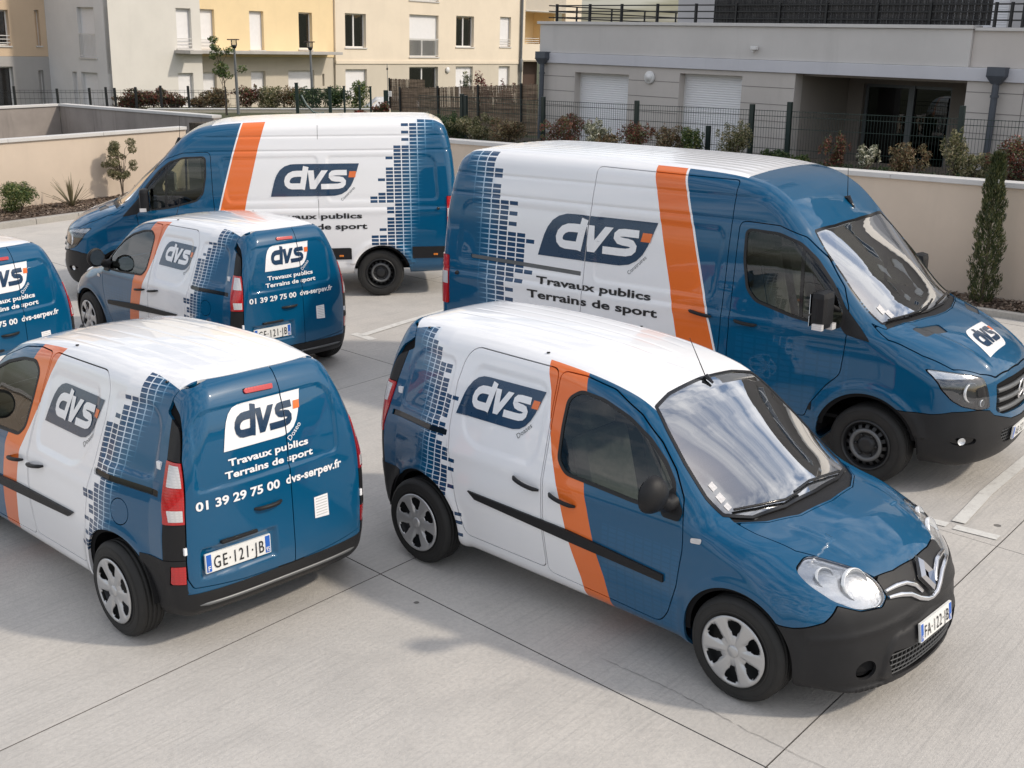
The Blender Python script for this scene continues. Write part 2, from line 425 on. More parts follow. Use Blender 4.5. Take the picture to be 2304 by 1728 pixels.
def panel(name,body,V,T,m,parent,off=0.0,thick=.02,mats=None):
    """a panel of the body surface with folded-in edges and exact surface normals"""
    if len(T)==0: return None
    a=V[T[:,0]];ar=np.linalg.norm(np.cross(V[T[:,1]]-a,V[T[:,2]]-a),axis=1);T=T[ar>1e-9]
    N=body.grad(V);P=V+N*off
    B=boundary(T);nb=np.unique(B);mp=-np.ones(len(V),int);mp[nb]=len(V)+np.arange(len(nb))
    P2=np.concatenate([P,P[nb]-N[nb]*thick])
    me=bpy.data.meshes.new(name)
    if thick>0:
        fl=np.stack([B[:,1],B[:,0],mp[B[:,0]],mp[B[:,1]]],1)
    else: fl=np.zeros((0,4),int);P2=P
    nt_,nf=len(T),len(fl)
    me.vertices.add(len(P2));me.vertices.foreach_set('co',P2.ravel())
    me.loops.add(nt_*3+nf*4);me.loops.foreach_set('vertex_index',np.concatenate([T.ravel(),fl.ravel()]).astype(np.int32))
    me.polygons.add(nt_+nf);me.polygons.foreach_set('loop_start',np.concatenate([np.arange(nt_)*3,nt_*3+np.arange(nf)*4]).astype(np.int32))
    me.update(calc_edges=True)
    me.polygons.foreach_set('use_smooth',[True]*(nt_+nf))
    ln=N[T.ravel()]
    if nf:
        fa=P2[fl[:,0]];n=np.cross(P2[fl[:,1]]-fa,P2[fl[:,2]]-fa);n/=np.linalg.norm(n,axis=1,keepdims=True)+1e-12
        ln=np.concatenate([ln,np.repeat(n,4,0)])
    me.normals_split_custom_set(ln.tolist())
    for k in (mats or [m]): me.materials.append(k)
    o=bpy.data.objects.new(name,me);o.parent=parent;return link(o)
def drop_crumbs(V,T,nmin=80):
    lab=np.arange(len(V))
    while True:
        m=lab[T].min(1);new=lab.copy()
        for k in range(3): np.minimum.at(new,T[:,k],m)
        new=new[new]
        if (new==lab).all(): break
        lab=new
    l=lab[T[:,0]];u,inv,c=np.unique(l,return_inverse=True,return_counts=True);T=T[c[inv.ravel()]>=nmin]
    u,inv=np.unique(T,return_inverse=True);return V[u],inv.reshape(-1,3)
def sideg(poly,side,r=0,shrink=0,ax=(0,2)):
    """region whose side view (x,z) is the polygon, on one side of the car"""
    P=roundpoly(poly,r) if (not np.isscalar(r) or r>0) else np.array(poly,float)
    return lambda p: np.maximum(sdpoly(p[:,ax[0]],p[:,ax[1]],P)+shrink, .30-side*p[:,1])
def frontg(poly,xmin,xmax,r=0,mirror=True):
    P=roundpoly(poly,r) if r>0 else np.array(poly,float)
    def g(p):
        y=np.abs(p[:,1]) if mirror else p[:,1]
        return np.maximum(np.maximum(sdpoly(y,p[:,2],P),xmin-p[:,0]),p[:,0]-xmax)
    return g
def topg(poly,zmin,r=0):
    P=np.array(poly,float)
    if r>0:P=roundpoly(poly,r)
    return lambda p: np.maximum(sdpoly(p[:,0],np.abs(p[:,1]),P),zmin-p[:,2])
class Cutter:
    def __init__(s,body,h,parent):
        s.b=body;V,Q=body.mesh(h);s.V=V;s.T=tris_of(Q);s.fullV,s.fullT=s.V,s.T;s.parent=parent;s.gaps=[]
    def take(s,name,g,m,gap=.003,off=0,thick=.02,parent=None,glass=False,keep=True,mats=None,surf=None):
        V,T=clip(s.V,s.T,lambda p:g(p)+gap)
        s.V,s.T=clip(s.V,s.T,lambda p:-g(p)+gap)
        s.gaps.append((g,gap)) if gap>0 else None
        if not keep: return None
        return panel(name,s.b,V,T,m,parent or s.parent,off,thick,mats)
    def hole(s,g): s.V,s.T=clip(s.V,s.T,lambda p:-g(p))
    def groove(s,g): s.V,s.T=clip(s.V,s.T,lambda p:-g(p))
# ---- flat artwork laid on the body ----
def stroke(pts,w):
    pts=np.array(pts,float);n=len(pts);d=np.zeros_like(pts)
    d[1:-1]=pts[2:]-pts[:-2];d[0]=pts[1]-pts[0];d[-1]=pts[-1]-pts[-2];d/=np.linalg.norm(d,axis=1,keepdims=True)+1e-9
    nn=np.stack([-d[:,1],d[:,0]],1)*w/2;V=np.concatenate([pts+nn,pts-nn]);F=[(i,i+1,n+i+1,n+i) for i in range(n-1)];return V,F
def tri2d(V,F):
    T=[]
    for f in F:
        for k in range(1,len(f)-1): T.append((f[0],f[k],f[k+1]))
    return np.array(V,float),np.array(T)
def polyfill(poly):
    from mathutils.geometry import tessellate_polygon
    return np.array(poly,float),np.array(tessellate_polygon([[Vector((a,b,0)) for a,b in poly]]))
def subdiv(V,T,L):
    for _ in range(7):
        a,b,c=V[T[:,0]],V[T[:,1]],V[T[:,2]]
        l=np.stack([np.linalg.norm(a-b,axis=1),np.linalg.norm(b-c,axis=1),np.linalg.norm(c-a,axis=1)],1)
        k=l.argmax(1);big=l.max(1)>L
        if not big.any(): break
        # split the longest edge of every big triangle (T-junctions are harmless on coplanar art)
        t=T[big];kk=k[big];i=np.arange(len(t));p,q,r=t[i,kk],t[i,(kk+1)%3],t[i,(kk+2)%3]
        e=np.sort(np.stack([p,q],1),1);u,inv=np.unique(e,axis=0,return_inverse=True);inv=inv.ravel()
        m=len(V)+inv;V=np.concatenate([V,(V[u[:,0]]+V[u[:,1]])/2])
        T=np.concatenate([T[~big],np.stack([p,m,r],1),np.stack([m,q,r],1)])
    return V,T
TEXTCACHE={}
def text2d(body,size=1.0,bold=.018,wide=1.0,space=1.0):
    key=(body,bold,space)
    if key not in TEXTCACHE:
        cu=bpy.data.curves.new('lettering','FONT');cu.body=body;cu.size=1;cu.offset=bold;cu.resolution_u=3;cu.space_character=space
        o=bpy.data.objects.new('lettering',cu);link(o);dg=bpy.context.evaluated_depsgraph_get();me=o.evaluated_get(dg).to_mesh()
        V=np.array([v.co[:2] for v in me.vertices]);F=[tuple(p.vertices) for p in me.polygons];o.to_mesh_clear();bpy.data.objects.remove(o);bpy.data.curves.remove(cu)
        V,T=tri2d(V,F);TEXTCACHE[key]=(V,T)
    V,T=TEXTCACHE[key];V=V.copy();V[:,0]*=wide
    x0,x1=V[:,0].min(),V[:,0].max();V[:,0]-=x0
    return V*size,T,(x1-x0)*size
def fit_text(body,x0,x1,z,h,bold=.018,space=1.0):
    """text from x0 to x1 (may run backwards), cap height h, on the base line z"""
    V,T,w=text2d(body,1,bold,1,space);cap=.70
    W=V.copy();W[:,0]=x0+(x1-x0)*V[:,0]/w;W[:,1]=z+V[:,1]*h/cap;return W,T
def decal(name,body,V,T,m,parent,view,side=1,off=.0035,L=.05,gaps=()):
    """lay 2d artwork on the body: view 'side' (x,z), 'rear'/'front' (y,z), 'top' (x,y)"""
    V,T=subdiv(np.array(V,float),np.array(T),L);n=len(V)
    if view=='side': p=np.stack([V[:,0],np.full(n,side*1.25),V[:,1]],1);d=np.array([0,-side,0.])
    elif view=='rear': p=np.stack([np.full(n,body.S['bb'][0]-.3),V[:,0],V[:,1]],1);d=np.array([1.,0,0])
    elif view=='front': p=np.stack([np.full(n,body.S['bb'][1]+.3),V[:,0],V[:,1]],1);d=np.array([-1.,0,0])
    else: p=np.stack([V[:,0],V[:,1],np.full(n,body.S['bb'][3]+.3)],1);d=np.array([0,0,-1.])
    t=np.zeros(n)
    for _ in range(60):
        f=body.f(p+d*t[:,None]);t+=np.clip(f*.75,-.05,.3)
        if np.abs(f).max()<2e-4:break
    p=p+d*t[:,None]
    for g,gap in gaps:
        pa,Ta=clip(p,T,lambda q,g=g,gap=gap:g(q)+gap*1.3);pb,Tb=clip(p,T,lambda q,g=g,gap=gap:gap*1.3-g(q))
        if len(Ta)==0: p,T=pb,Tb
        elif len(Tb)==0: p,T=pa,Ta
        else: p=np.concatenate([pa,pb]);T=np.concatenate([Ta,Tb+len(pa)])
    N=body.grad(p);P=p+N*off
    # face the outside
    a=P[T[:,0]];fn=np.cross(P[T[:,1]]-a,P[T[:,2]]-a);flip=(fn*N[T[:,0]]).sum(1)<0;T=T.copy();T[flip]=T[flip][:,::-1]
    me=bpy.data.meshes.new(name);me.from_pydata(P.tolist(),[],T.tolist())
    me.polygons.foreach_set('use_smooth',[True]*len(me.polygons));me.update()
    me.normals_split_custom_set([tuple(N[l.vertex_index]) for l in me.loops]) if len(me.loops)<60000 else None
    me.materials.append(m);o=bpy.data.objects.new(name,me);o.parent=parent;return link(o)
def onside(body,x,z,side,off=0):
    p=np.array([[x,side*1.25,z]],float);t=0
    for _ in range(60):
        f=float(body.f(p+np.array([0,-side*t,0]))[0]);t+=f*.75
    q=p[0]+np.array([0,-side*t,0]);n=body.grad(q[None])[0];return Vector(q+n*off),Vector(n)
def ontop(body,x,y,off=0):
    p=np.array([[x,y,body.S['bb'][3]+.3]],float);t=0
    for _ in range(80):
        f=float(body.f(p+np.array([0,0,-t]))[0]);t+=f*.7
    q=p[0]-np.array([0,0,t]);n=body.grad(q[None])[0];return Vector(q+n*off),Vector(n)
def arc(cx,cz,r,a0,a1,n=10,rz=None):
    rz=rz or r;return [(cx+r*math.cos(R(a0+(a1-a0)*i/n)),cz+rz*math.sin(R(a0+(a1-a0)*i/n))) for i in range(n+1)]
def logo_art():
    """leaf-shaped badge 3 wide x 1 high and its three letters"""
    leaf=[(0,0)]+[(.06,.22),(.14,.48),(.22,.66),(.34,.82),(.50,.93),(.70,.99),(.9,1.0)]+[(3.0,1.0)]+[(2.9,.72),(2.80,.48),(2.70,.30),(2.56,.15),(2.38,.05),(2.15,.005),(1.95,0)]
    w=.185;L=[]
    bowl=[(1.14,.70),(.92,.70),(.78,.69),(.66,.64),(.585,.56),(.555,.47),(.57,.385),(.63,.33),(.72,.31),(.85,.31),(1.03,.31)]
    L.append(stroke(bowl,w));L.append(stroke([(1.21,.92),(1.055,.215)],.185))
    L.append(([(1.27,.80),(1.47,.80),(1.50,.22),(1.32,.22)],[(0,1,2,3)]));L.append(([(1.73,.80),(1.94,.80),(1.50,.22),(1.40,.38)],[(0,1,2,3)]))
    s=[(2.58,.72),(2.22,.72),(2.10,.705),(2.045,.655),(2.04,.60),(2.09,.545),(2.2,.525),(2.32,.52),(2.42,.50),(2.465,.445),(2.455,.385),(2.40,.33),(2.28,.30),(2.12,.295),(1.70,.295)]
    L.append(stroke(s,.165))
    P_=[tri2d(v,f) for v,f in L]
    sq=[(2.67,.76),(2.90,.76),(2.86,.57),(2.63,.57)]
    return polyfill(leaf),P_,polyfill(sq)
LEAF,LETTERS,SQUARE=logo_art()
def letters_on(body,tf,m,parent,view,side,gaps):
    """three letters, each one object; the strokes of a letter sit a hair apart so they never share a plane"""
    for ids in((0,1),(2,3),(4,)):
        obs=[decal('logo_letter',body,tf(LETTERS[i][0]),LETTERS[i][1],m,parent,view,side,.0082+.0008*n,.02,gaps) for n,i in enumerate(ids)]
        if len(obs)==2:
            a,b=obs;bm=bmesh.new();bm.from_mesh(a.data);bm.from_mesh(b.data);bm.to_mesh(a.data);bm.free();a.data.shade_smooth();bpy.data.objects.remove(b)
def place_logo(body,parent,view,side,x0,x1,z0,z1,mback,mfront,morange,shear=0,gaps=(),small=None,msmall=None,ssz=.13):
    def tf(V):
        W=V.copy();W[:,0]=x0+(x1-x0)*V[:,0]/3.0;W[:,1]=z0+(z1-z0)*V[:,1];return W
    b=decal('logo',body,tf(LEAF[0]),LEAF[1],mback,parent,view,side,.0045,.02,gaps)
    letters_on(body,tf,mfront,b,view,side,gaps)
    decal('logo_square',body,tf(SQUARE[0]),SQUARE[1],morange,b,view,side,.0082,.02,gaps)
    if small:
        # small slanted word under the lower right corner
        V,T,w=text2d(small,1,.0);h=(z1-z0)*ssz;sx=1 if x1>x0 else -1
        k=h/.7;a=R(44);L=w*k;V=V*k
        c,s=math.cos(a),math.sin(a);W=np.stack([V[:,0]*c-V[:,1]*s,V[:,0]*s+V[:,1]*c],1);W[:,0]*=sx
        W+=np.array([x0+(x1-x0)*.80,z0-(z1-z0)*.17]);decal('small_word',body,W,T,msmall or mback,b,view,side,.003,.1,gaps)
    return b
def plate_art(body,parent,view,y0,y1,z0,z1,text,MM,curve_off=.012):
    """number plate: y0 is the reader's left edge"""
    V,T=polyfill([(y0,z0),(y1,z0),(y1,z1),(y0,z1)])
    xs=(body.f(np.array([[0,0,0.]])),)
    # flat plate: find the outermost x over its area
    n=np.array([[ (body.S['bb'][0]-.3 if view=='rear' else body.S['bb'][1]+.3),y,z] for y in np.linspace(y0,y1,5) for z in np.linspace(z0,z1,3)])
    d=1. if view=='rear' else -1.;t=np.zeros(len(n))
    for _ in range(60):
        q=n.copy();q[:,0]+=d*t;t+=np.clip(body.f(q)*.75,-.05,.3)
    q=n.copy();q[:,0]+=d*t;q=q.reshape(5,3,3)
    xl,xr=q[0,:,0],q[-1,:,0];e=-d*curve_off
    def P(u,v,o=0): # u,v in 0..1
        zz=z0+(z1-z0)*v;yy=y0+(y1-y0)*u
        bot=(q[:,0,0].min() if d>0 else q[:,0,0].max());top=(q[:,2,0].min() if d>0 else q[:,2,0].max())
        if view=='front': lin=(xl[1]*(1-u)+xr[1]*u)*.25+ .75*(bot*(1-v)+top*v)
        else: lin=(xl[1]*(1-u)+xr[1]*u)*.5+.5*(bot*(1-v)+top*v)
        return (lin+e-d*o,yy,zz)
    def quad(name,u0,u1,v0,v1,m,par,o,th=.004):
        c=[P(u0,v0,o),P(u1,v0,o),P(u1,v1,o),P(u0,v1,o)];b=[(x+d*th,y,z) for x,y,z in c]
        F=[(0,1,2,3),(7,6,5,4),(0,4,5,1),(1,5,6,2),(2,6,7,3),(3,7,4,0)]
        if d<0: pass
        ob=mesh_obj(name,c+b,F,m,par);return ob
    pl=quad('number_plate',0,1,0,1,MM['plate'],parent,0,.014)
    quad('plate_band',0.012,.085,.05,.95,MM['plateblue'],pl,.0015)
    quad('plate_band',.915,.988,.05,.95,MM['plateblue'],pl,.0015)
    V,T,w=text2d(text,1,.004,.80,1.22);W=[]
    for a,b in V: W.append(P(.12+.77*a/w,.16+.66*b/.72,.004))
    mesh_obj('plate_text',W,T.tolist(),MM['ink'],pl)
    V,T,w=text2d('F',1,.01);mesh_obj('plate_text',[P(.03+.04*a/w,.12+.25*b/.7,.004) for a,b in V],T.tolist(),MM['plate'],pl)
    V,T,w=text2d('95',1,.01);mesh_obj('plate_text',[P(.922+.055*a/w,.12+.25*b/.7,.004) for a,b in V],T.tolist(),MM['plate'],pl)
    return pl
# ======================= vehicle materials =======================
BLUE=(.0005,.078,.178);WHITE=(.85,.85,.87);ORANGE=(.78,.165,.03);NAVY=(.011,.052,.130);LITE=(.10,.36,.60)
MM={}
MM['plate']=plain('plate_white',(.78,.78,.76),.35,var=.01);MM['plateblue']=plain('plate_blue',(.02,.12,.5),.35,var=0)
MM['ink']=plain('plate_black',(.012,.012,.014),.4,var=0);MM['navy']=plain('navy_film',(.009,.038,.090),.28,coat=.6,var=.02)
MM['white']=plain('white_film',WHITE,.28,coat=.6,var=.01);MM['orange']=plain('orange_film',ORANGE,.3,coat=.5,var=.02)
MM['black']=plain('black_plastic',(.016,.016,.0175),.45,spec=.25,var=.12,vscale=14,bmp=.25,bscale=500)
MM['bumper']=plain('grained_plastic',(.019,.019,.0205),.48,spec=.28,var=.15,vscale=7,bmp=.3,bscale=420)
MM['gloss']=plain('gloss_black',(.008,.008,.009),.12,var=0);MM['rubber']=plain('rubber',(.012,.012,.013),.6,var=.1,bmp=.2,bscale=90)
MM['lining']=plain('cabin_lining',(.014,.014,.015),.9,var=0,spec=.1);MM['seat']=plain('seat_fabric',(.16,.16,.165),.9,var=.15,vscale=30)
MM['dash']=plain('dashboard',(.06,.06,.063),.6,var=.05);MM['chrome']=plain('chrome',(.75,.75,.77),.12,metal=1,var=0)
MM['grille']=plain('grille_plastic',(.05,.052,.055),.3,var=0)
MM['cover']=plain('wheel_silver',(.50,.50,.505),.34,metal=.55,var=.05,vscale=12);MM['steel']=plain('wheel_steel',(.022,.023,.025),.42,metal=.2,var=.1);MM['ring']=plain('wheel_ring',(.15,.155,.16),.42,metal=.4,var=.08)
def tyre_mat():
    m,nt,b=newmat('tyre');b.inputs['Roughness'].default_value=.72
    n=noise(nt,8,5,.6,coords(nt));nt.links.new(mix(nt,n,(.008,.008,.008),(.024,.023,.022)),b.inputs['Base Color']);bump(nt,b,noise(nt,260,2,.5,coords(nt)),.15,.002);return m
MM['tyre']=tyre_mat()
def glass_mat(name,tint,refl=1.0,dark=.0):
    m,nt,b=newmat(name);out=nt.nodes['Material Output'];nt.nodes.remove(b)
    tr=nt.nodes.new('ShaderNodeBsdfTransparent');tr.inputs[0].default_value=(*tint,1)
    gl=nt.nodes.new('ShaderNodeBsdfGlossy');gl.inputs['Roughness'].default_value=.012;gl.inputs['Color'].default_value=(.97,.98,1,1)
    fr=nt.nodes.new('ShaderNodeFresnel');fr.inputs['IOR'].default_value=1.52
    bp_=nt.nodes.new('ShaderNodeBump');bp_.inputs['Strength'].default_value=.05;bp_.inputs['Distance'].default_value=.02
    nt.links.new(noise(nt,1.6,2,.5,coords(nt)).o,bp_.inputs['Height']);nt.links.new(bp_.outputs[0],gl.inputs['Normal'])
    f=(X(nt,fr.outputs[0])*refl+dark).clamp();ms=nt.nodes.new('ShaderNodeMixShader')
    nt.links.new(f.o,ms.inputs[0]);nt.links.new(tr.outputs[0],ms.inputs[1]);nt.links.new(gl.outputs[0],ms.inputs[2]);nt.links.new(ms.outputs[0],out.inputs[0]);return m
MM['wind']=glass_mat('windscreen_glass',(.58,.63,.60),4.8,.16);MM['side']=glass_mat('side_glass',(.55,.58,.50),1.2)
MM['lens']=glass_mat('clear_lens',(.86,.88,.90),1.8,.03)
def lamp_mat(name,col,rough=.12,stripe=60,amp=.5):
    m,nt,b=newmat(name);b.inputs['Roughness'].default_value=rough;b.inputs['Coat Weight'].default_value=1;b.inputs['Coat Roughness'].default_value=.02
    p=X(nt,None);s=nt.nodes.new('ShaderNodeSeparateXYZ');nt.links.new(coords(nt),s.inputs[0])
    a=((X(nt,s.outputs[2])*stripe).fract()-.5).abs();c=((X(nt,s.outputs[1])*stripe*.8).fract()-.5).abs()
    h=a.max(c);n=noise(nt,14,3,.6,coords(nt))
    nt.links.new(mix(nt,(h*1.2+n*.6-.3).clamp()*amp,[x*1.0 for x in col],[x*.35 for x in col]),b.inputs['Base Color']);bump(nt,b,h,.25,.004);return m
MM['red']=lamp_mat('red_lens',(.55,.012,.014));MM['clearlamp']=lamp_mat('white_lens',(.72,.70,.70));MM['amber']=lamp_mat('amber_lens',(.75,.22,.02))
MM['mirror']=plain('mirror_glass',(.55,.62,.68),.04,metal=1,var=0)
MM['reflS']=plain('lamp_housing',(.90,.90,.91),.20,metal=.75,var=.12,vscale=18,bmp=1.0,bscale=11);MM['refl']=plain('lamp_reflector',(.86,.87,.88),.2,metal=.35,var=.12,vscale=22,bmp=.25,bscale=24)
MM['reflD']=plain('lamp_reflector_dark',(.10,.10,.11),.25,metal=.6,var=.1,vscale=18)
def sepxyz(nt):
    s=nt.nodes.new('ShaderNodeSeparateXYZ');nt.links.new(coords(nt),s.inputs[0]);return [X(nt,o) for o in s.outputs]
def paint_base(name):
    m,nt,b=newmat(name);b.inputs['Roughness'].default_value=.30;b.inputs['Coat Weight'].default_value=1;b.inputs['Coat Roughness'].default_value=.025;b.inputs['Coat IOR'].default_value=1.5;b.inputs['Specular IOR Level'].default_value=.12
    return m,nt,b
def livery(name,L):
    """blue van with white panel, orange band and the dissolving tiles; car coordinates in metres"""
    m,nt,b=paint_base(name);x,y,z=sepxyz(nt);ay=y.abs();left=y.gt(0)
    # orange band edges as functions of height; the other side is shifted
    sh=left*L['shift']
    oR=z.curve(L['oR'])+sh; oF=z.curve(L['oF'])+sh      # rear edge, front edge
    side=z.lt(L['ztop'])
    inor=x.gt(oR)*x.lt(oF)
    px,pz=L['px'],L['pz']
    ed=z.curve(L['edge'])
    ci=(x/px).floor();ri=(z/pz).floor()
    cx=(ci+.5)*px;
    wn=nt.nodes.new('ShaderNodeTexWhiteNoise');wn.noise_dimensions='2D'
    cbn=nt.nodes.new('ShaderNodeCombineXYZ');nt.links.new((ri*1.0).o,cbn.inputs[0]);nt.links.new(left.o,cbn.inputs[1]);nt.links.new(cbn.outputs[0],wn.inputs['Vector'])
    rn=X(nt,wn.outputs['Value']);jit=(rn-.45)*px*2.0
    rz=(ri+.5)*pz;edr=rz.curve(L['edge'])+jit
    ex=cx.lt(edr)
    fx=(x/px-ci-.5).abs();fz=(z/pz-ri-.5).abs()
    # rounded tile
    a=(fx-L['tw']).max(0);c=(fz-L['th']).max(0)
    tile=((a*a*(px/pz)*(px/pz)+c*c).lt(.004))*ex
    f0,f1=L['fade']
    fd=z.curve(L['fz'])
    t=((x-fd)*-1.0/(f1)).clamp()            # 0 at the white edge .. 1 fully blue
    gapc=mix(nt,(t*1.15).clamp(),WHITE,LITE);gapc=mix(nt,t.ramp(.35,1.0),gapc,BLUE)
    tilec=mix(nt,t.ramp(.0,.6),NAVY,BLUE)
    inwhite=x.lt(oR)
    col=mix(nt,tile,gapc,tilec)
    front=BLUE
    # ghost tiles low on the doors
    g=((fx.lt(.40))*(fz.lt(.36)))*z.lt(L['gz'])*x.gt(L['gx'][0])*x.lt(L['gx'][1])*z.gt(.25)
    front=mix(nt,g*.16,BLUE,[c_*1.8+.01 for c_ in BLUE])
    col=mix(nt,inwhite,front,col)
    col=mix(nt,x.lt(L['xrear']),col,BLUE)
    # thin white keyline in front of the band, orange band
    key=x.gt(oF)*x.lt(oF+L['key'])+x.lt(oR)*x.gt(oR-L['key'])
    col=mix(nt,key.clamp(),col,WHITE)
    col=mix(nt,inor,col,ORANGE)
    # white roof
    roof=ay.lt(x.curve(L['ryc']) if 'ryc' in L else L['ry'])*z.gt(L['rz'])*x.gt(ay*ay*ay*L.get('rb',0)+L['rx'][0])*x.lt(L['rx'][1]) 
    col=mix(nt,roof,col,WHITE)
    n=noise(nt,3,4,.5,coords(nt));dust=(z*-1.0+.75).ramp(0,.5)*.12*n
    col=mix(nt,dust,col,(.30,.27,.23))
    nt.links.new(col,b.inputs['Base Color']);nt.links.new((n*.06+.26).o,b.inputs['Roughness'])
    # orange-peel and slight waviness of pressed sheet
    bp_=nt.nodes.new('ShaderNodeBump');bp_.inputs['Strength'].default_value=.04;bp_.inputs['Distance'].default_value=.02;nt.links.new(noise(nt,2.3,2,.5,coords(nt)).o,bp_.inputs['Height']);nt.links.new(bp_.outputs[0],b.inputs['Coat Normal'])
    return m
LIV_S=livery('small_van_livery',dict(shift=0.0,ztop=9,oR=[(.2,-1.14),(.36,-1.18),(.51,-1.24),(.65,-1.29),(.92,-1.38),(1.12,-1.48),(1.27,-1.54),(1.48,-1.60),(1.66,-1.69),(1.9,-1.72)],
  oF=[(.2,-.93),(.43,-.99),(.62,-1.06),(.82,-1.12),(1.01,-1.18),(1.27,-1.26),(1.54,-1.32),(1.63,-1.36),(1.9,-1.37)],px=.068,pz=.0315,
  edge=[(.5,-2.33),(.67,-2.36),(.84,-2.38),(.94,-2.42),(1.0,-2.56),(1.03,-2.50),(1.11,-2.44),(1.29,-2.48),(1.43,-2.55),(1.55,-2.64),(1.60,-2.74),(1.8,-2.74)],
  fz=[(.5,-2.42),(.9,-2.46),(1.1,-2.52),(1.3,-2.58),(1.5,-2.66),(1.6,-2.74),(1.8,-2.76)],fade=(0,.26),tw=.40,th=.36,key=.0,gz=.80,gx=(-1.0,-.42),xrear=-3.10,ry=.545,ryc=[(-3.2,.50),(-2.8,.49),(-2.2,.53),(-1.7,.54),(-.8,.552),(0,.552)],rz=1.36,rb=.72,rx=(-3.128,.2)))
LIV_S_fade=None
LIV_L=livery('large_van_livery',dict(shift=.17,ztop=9,oR=[(.3,-1.68),(1.02,-1.86),(1.48,-1.96),(1.81,-2.05),(2.22,-2.16),(2.56,-2.27),(2.8,-2.30)],
  oF=[(.3,-1.27),(.96,-1.47),(1.33,-1.58),(1.65,-1.67),(2.09,-1.80),(2.54,-1.95),(2.8,-2.0)],px=.118,pz=.0513,
  edge=[(.4,-3.6),(.91,-3.62),(1.14,-3.80),(1.32,-3.80),(1.41,-3.70),(1.52,-3.70),(1.60,-3.78),(1.71,-3.68),(1.82,-3.76),(1.98,-3.85),(2.09,-3.90),(2.2,-4.04),(2.46,-4.08),(2.53,-4.2),(2.6,-4.3)],
  fz=[(.4,-3.76),(1.2,-3.90),(1.8,-3.94),(2.2,-4.04),(2.5,-4.16),(2.7,-4.24)],fade=(0,.40),tw=.41,th=.33,key=.022,gz=1.15,gx=(-1.25,-.2),xrear=-4.70,ry=.735,rz=2.42,rx=(-4.64,-1.34)))
def blue_paint():
    m,nt,b=paint_base('blue_paint');n=noise(nt,3,4,.5,coords(nt));nt.links.new(mix(nt,n*.1,BLUE,[c*1.3 for c in BLUE]),b.inputs['Base Color']);return m
MM['blue']=blue_paint()
# ======================= ground =======================
A1=R(-45.3);A2=R(50.0)     # directions of the two families of slab joints
N1=(math.cos(A1+math.pi/2),math.sin(A1+math.pi/2));N2=(math.sin(A2),-math.cos(A2))
def concrete_mat(name,base=(.54,.517,.49)):
    m,nt,b=newmat(name);p=worldpos(nt);b.inputs['Roughness'].default_value=.82
    big=noise(nt,.28,5,.6,p);mid=noise(nt,1.6,6,.62,p,.4);fine=noise(nt,34,4,.65,p);spk=noise(nt,90,2,.5,p)
    br=noise(nt,1.0,3,.6,brushpos(nt,50,1.4,46));br2=noise(nt,1.0,4,.65,brushpos(nt,50,.8,13))
    c=mix(nt,big.ramp(.35,.65),[x*.93 for x in base],[min(1,x*1.05) for x in (base[0],base[1]*.985,base[2]*.96)])
    bl=noise(nt,4.5,6,.7,p,.6);c=mix(nt,bl.ramp(.50,.72)*.30,c,[x*.70 for x in base])
    c=mix(nt,mid.ramp(.40,.70)*.46,c,[x*.74 for x in base]);c=mix(nt,fine.ramp(.35,.72)*.42,c,[x*.68 for x in base])
    patch=noise(nt,.45,3,.5,p).ramp(.40,.55)
    c=mix(nt,br.ramp(.48,.68)*.34*patch,c,[x*.62 for x in base]);c=mix(nt,br2.ramp(.54,.72)*.15,c,[x*.66 for x in base])
    # oil spots and dark specks
    v=nt.nodes.new('ShaderNodeTexVoronoi');v.inputs['Scale'].default_value=2.1;nt.links.new(p,v.inputs['Vector']);d=X(nt,v.outputs['Distance'])
    wn=nt.nodes.new('ShaderNodeTexNoise');wn.inputs['Scale'].default_value=6;nt.links.new(p,wn.inputs['Vector'])
    rr=X(nt,nt.nodes.new('ShaderNodeSeparateColor').inputs[0]) if False else None
    sc_=nt.nodes.new('ShaderNodeSeparateColor');nt.links.new(v.outputs['Color'],sc_.inputs[0]);rc=X(nt,sc_.outputs[0]);rc2=X(nt,sc_.outputs[1])
    spot=((rc*.055+.014)-d).ramp(0,.012)*rc2.gt(.35);c=mix(nt,spot*.8,c,(.07,.065,.06))
    v2=nt.nodes.new('ShaderNodeTexVoronoi');v2.inputs['Scale'].default_value=.75;nt.links.new(p,v2.inputs['Vector']);s2=nt.nodes.new('ShaderNodeSeparateColor');nt.links.new(v2.outputs['Color'],s2.inputs[0])
    st=((X(nt,s2.outputs[0])*.16+.05)-(X(nt,v2.outputs['Distance'])+(mid-.5)*.35)).ramp(0,.12)*X(nt,s2.outputs[1]).gt(.5)
    c=mix(nt,st*.5,c,[x*.55 for x in base])
    nt.links.new(c,b.inputs['Base Color'])
    h=fine*.8+br*.5+mid*.8+spk*.3+spot*-1.0
    bump(nt,b,h,.6,.008);return m
CONC=concrete_mat('brushed_concrete')
k=MB();k.box(-70,80,-25,200,-.30,-.014)
parking=k.build('parking_ground',plain('joint_filler',(.05,.048,.045),.9,var=.1),kind='structure')
JNT=plain('slab_edge',(.13,.122,.115),.95,var=.1)
def isect(c1,c2):
    a,b=N1;c,d=N2;D=a*d-b*c;return ((c1*d-b*c2)/D,(a*c2-c*c1)/D)
c1s=[-6.2,-2.6,1.0,4.63,8.22,11.8,15.4,19.0,22.6];c2s=[11.4,8.0,4.5,1.1,-2.35,-5.56,-9.22,-12.7,-16.2,-19.7,-23.2]
gp=.003
WL_D=(math.cos(R(-42.07)),math.sin(R(-42.07)));WL_N=(math.sin(R(42.07)),math.cos(R(42.07)))   # along the right wall / away behind it
W0=(7.08,16.47)
def wl(s,off): return (W0[0]+WL_D[0]*s+WL_N[0]*off,W0[1]+WL_D[1]*s+WL_N[1]*off)
rs_=random.Random(3)
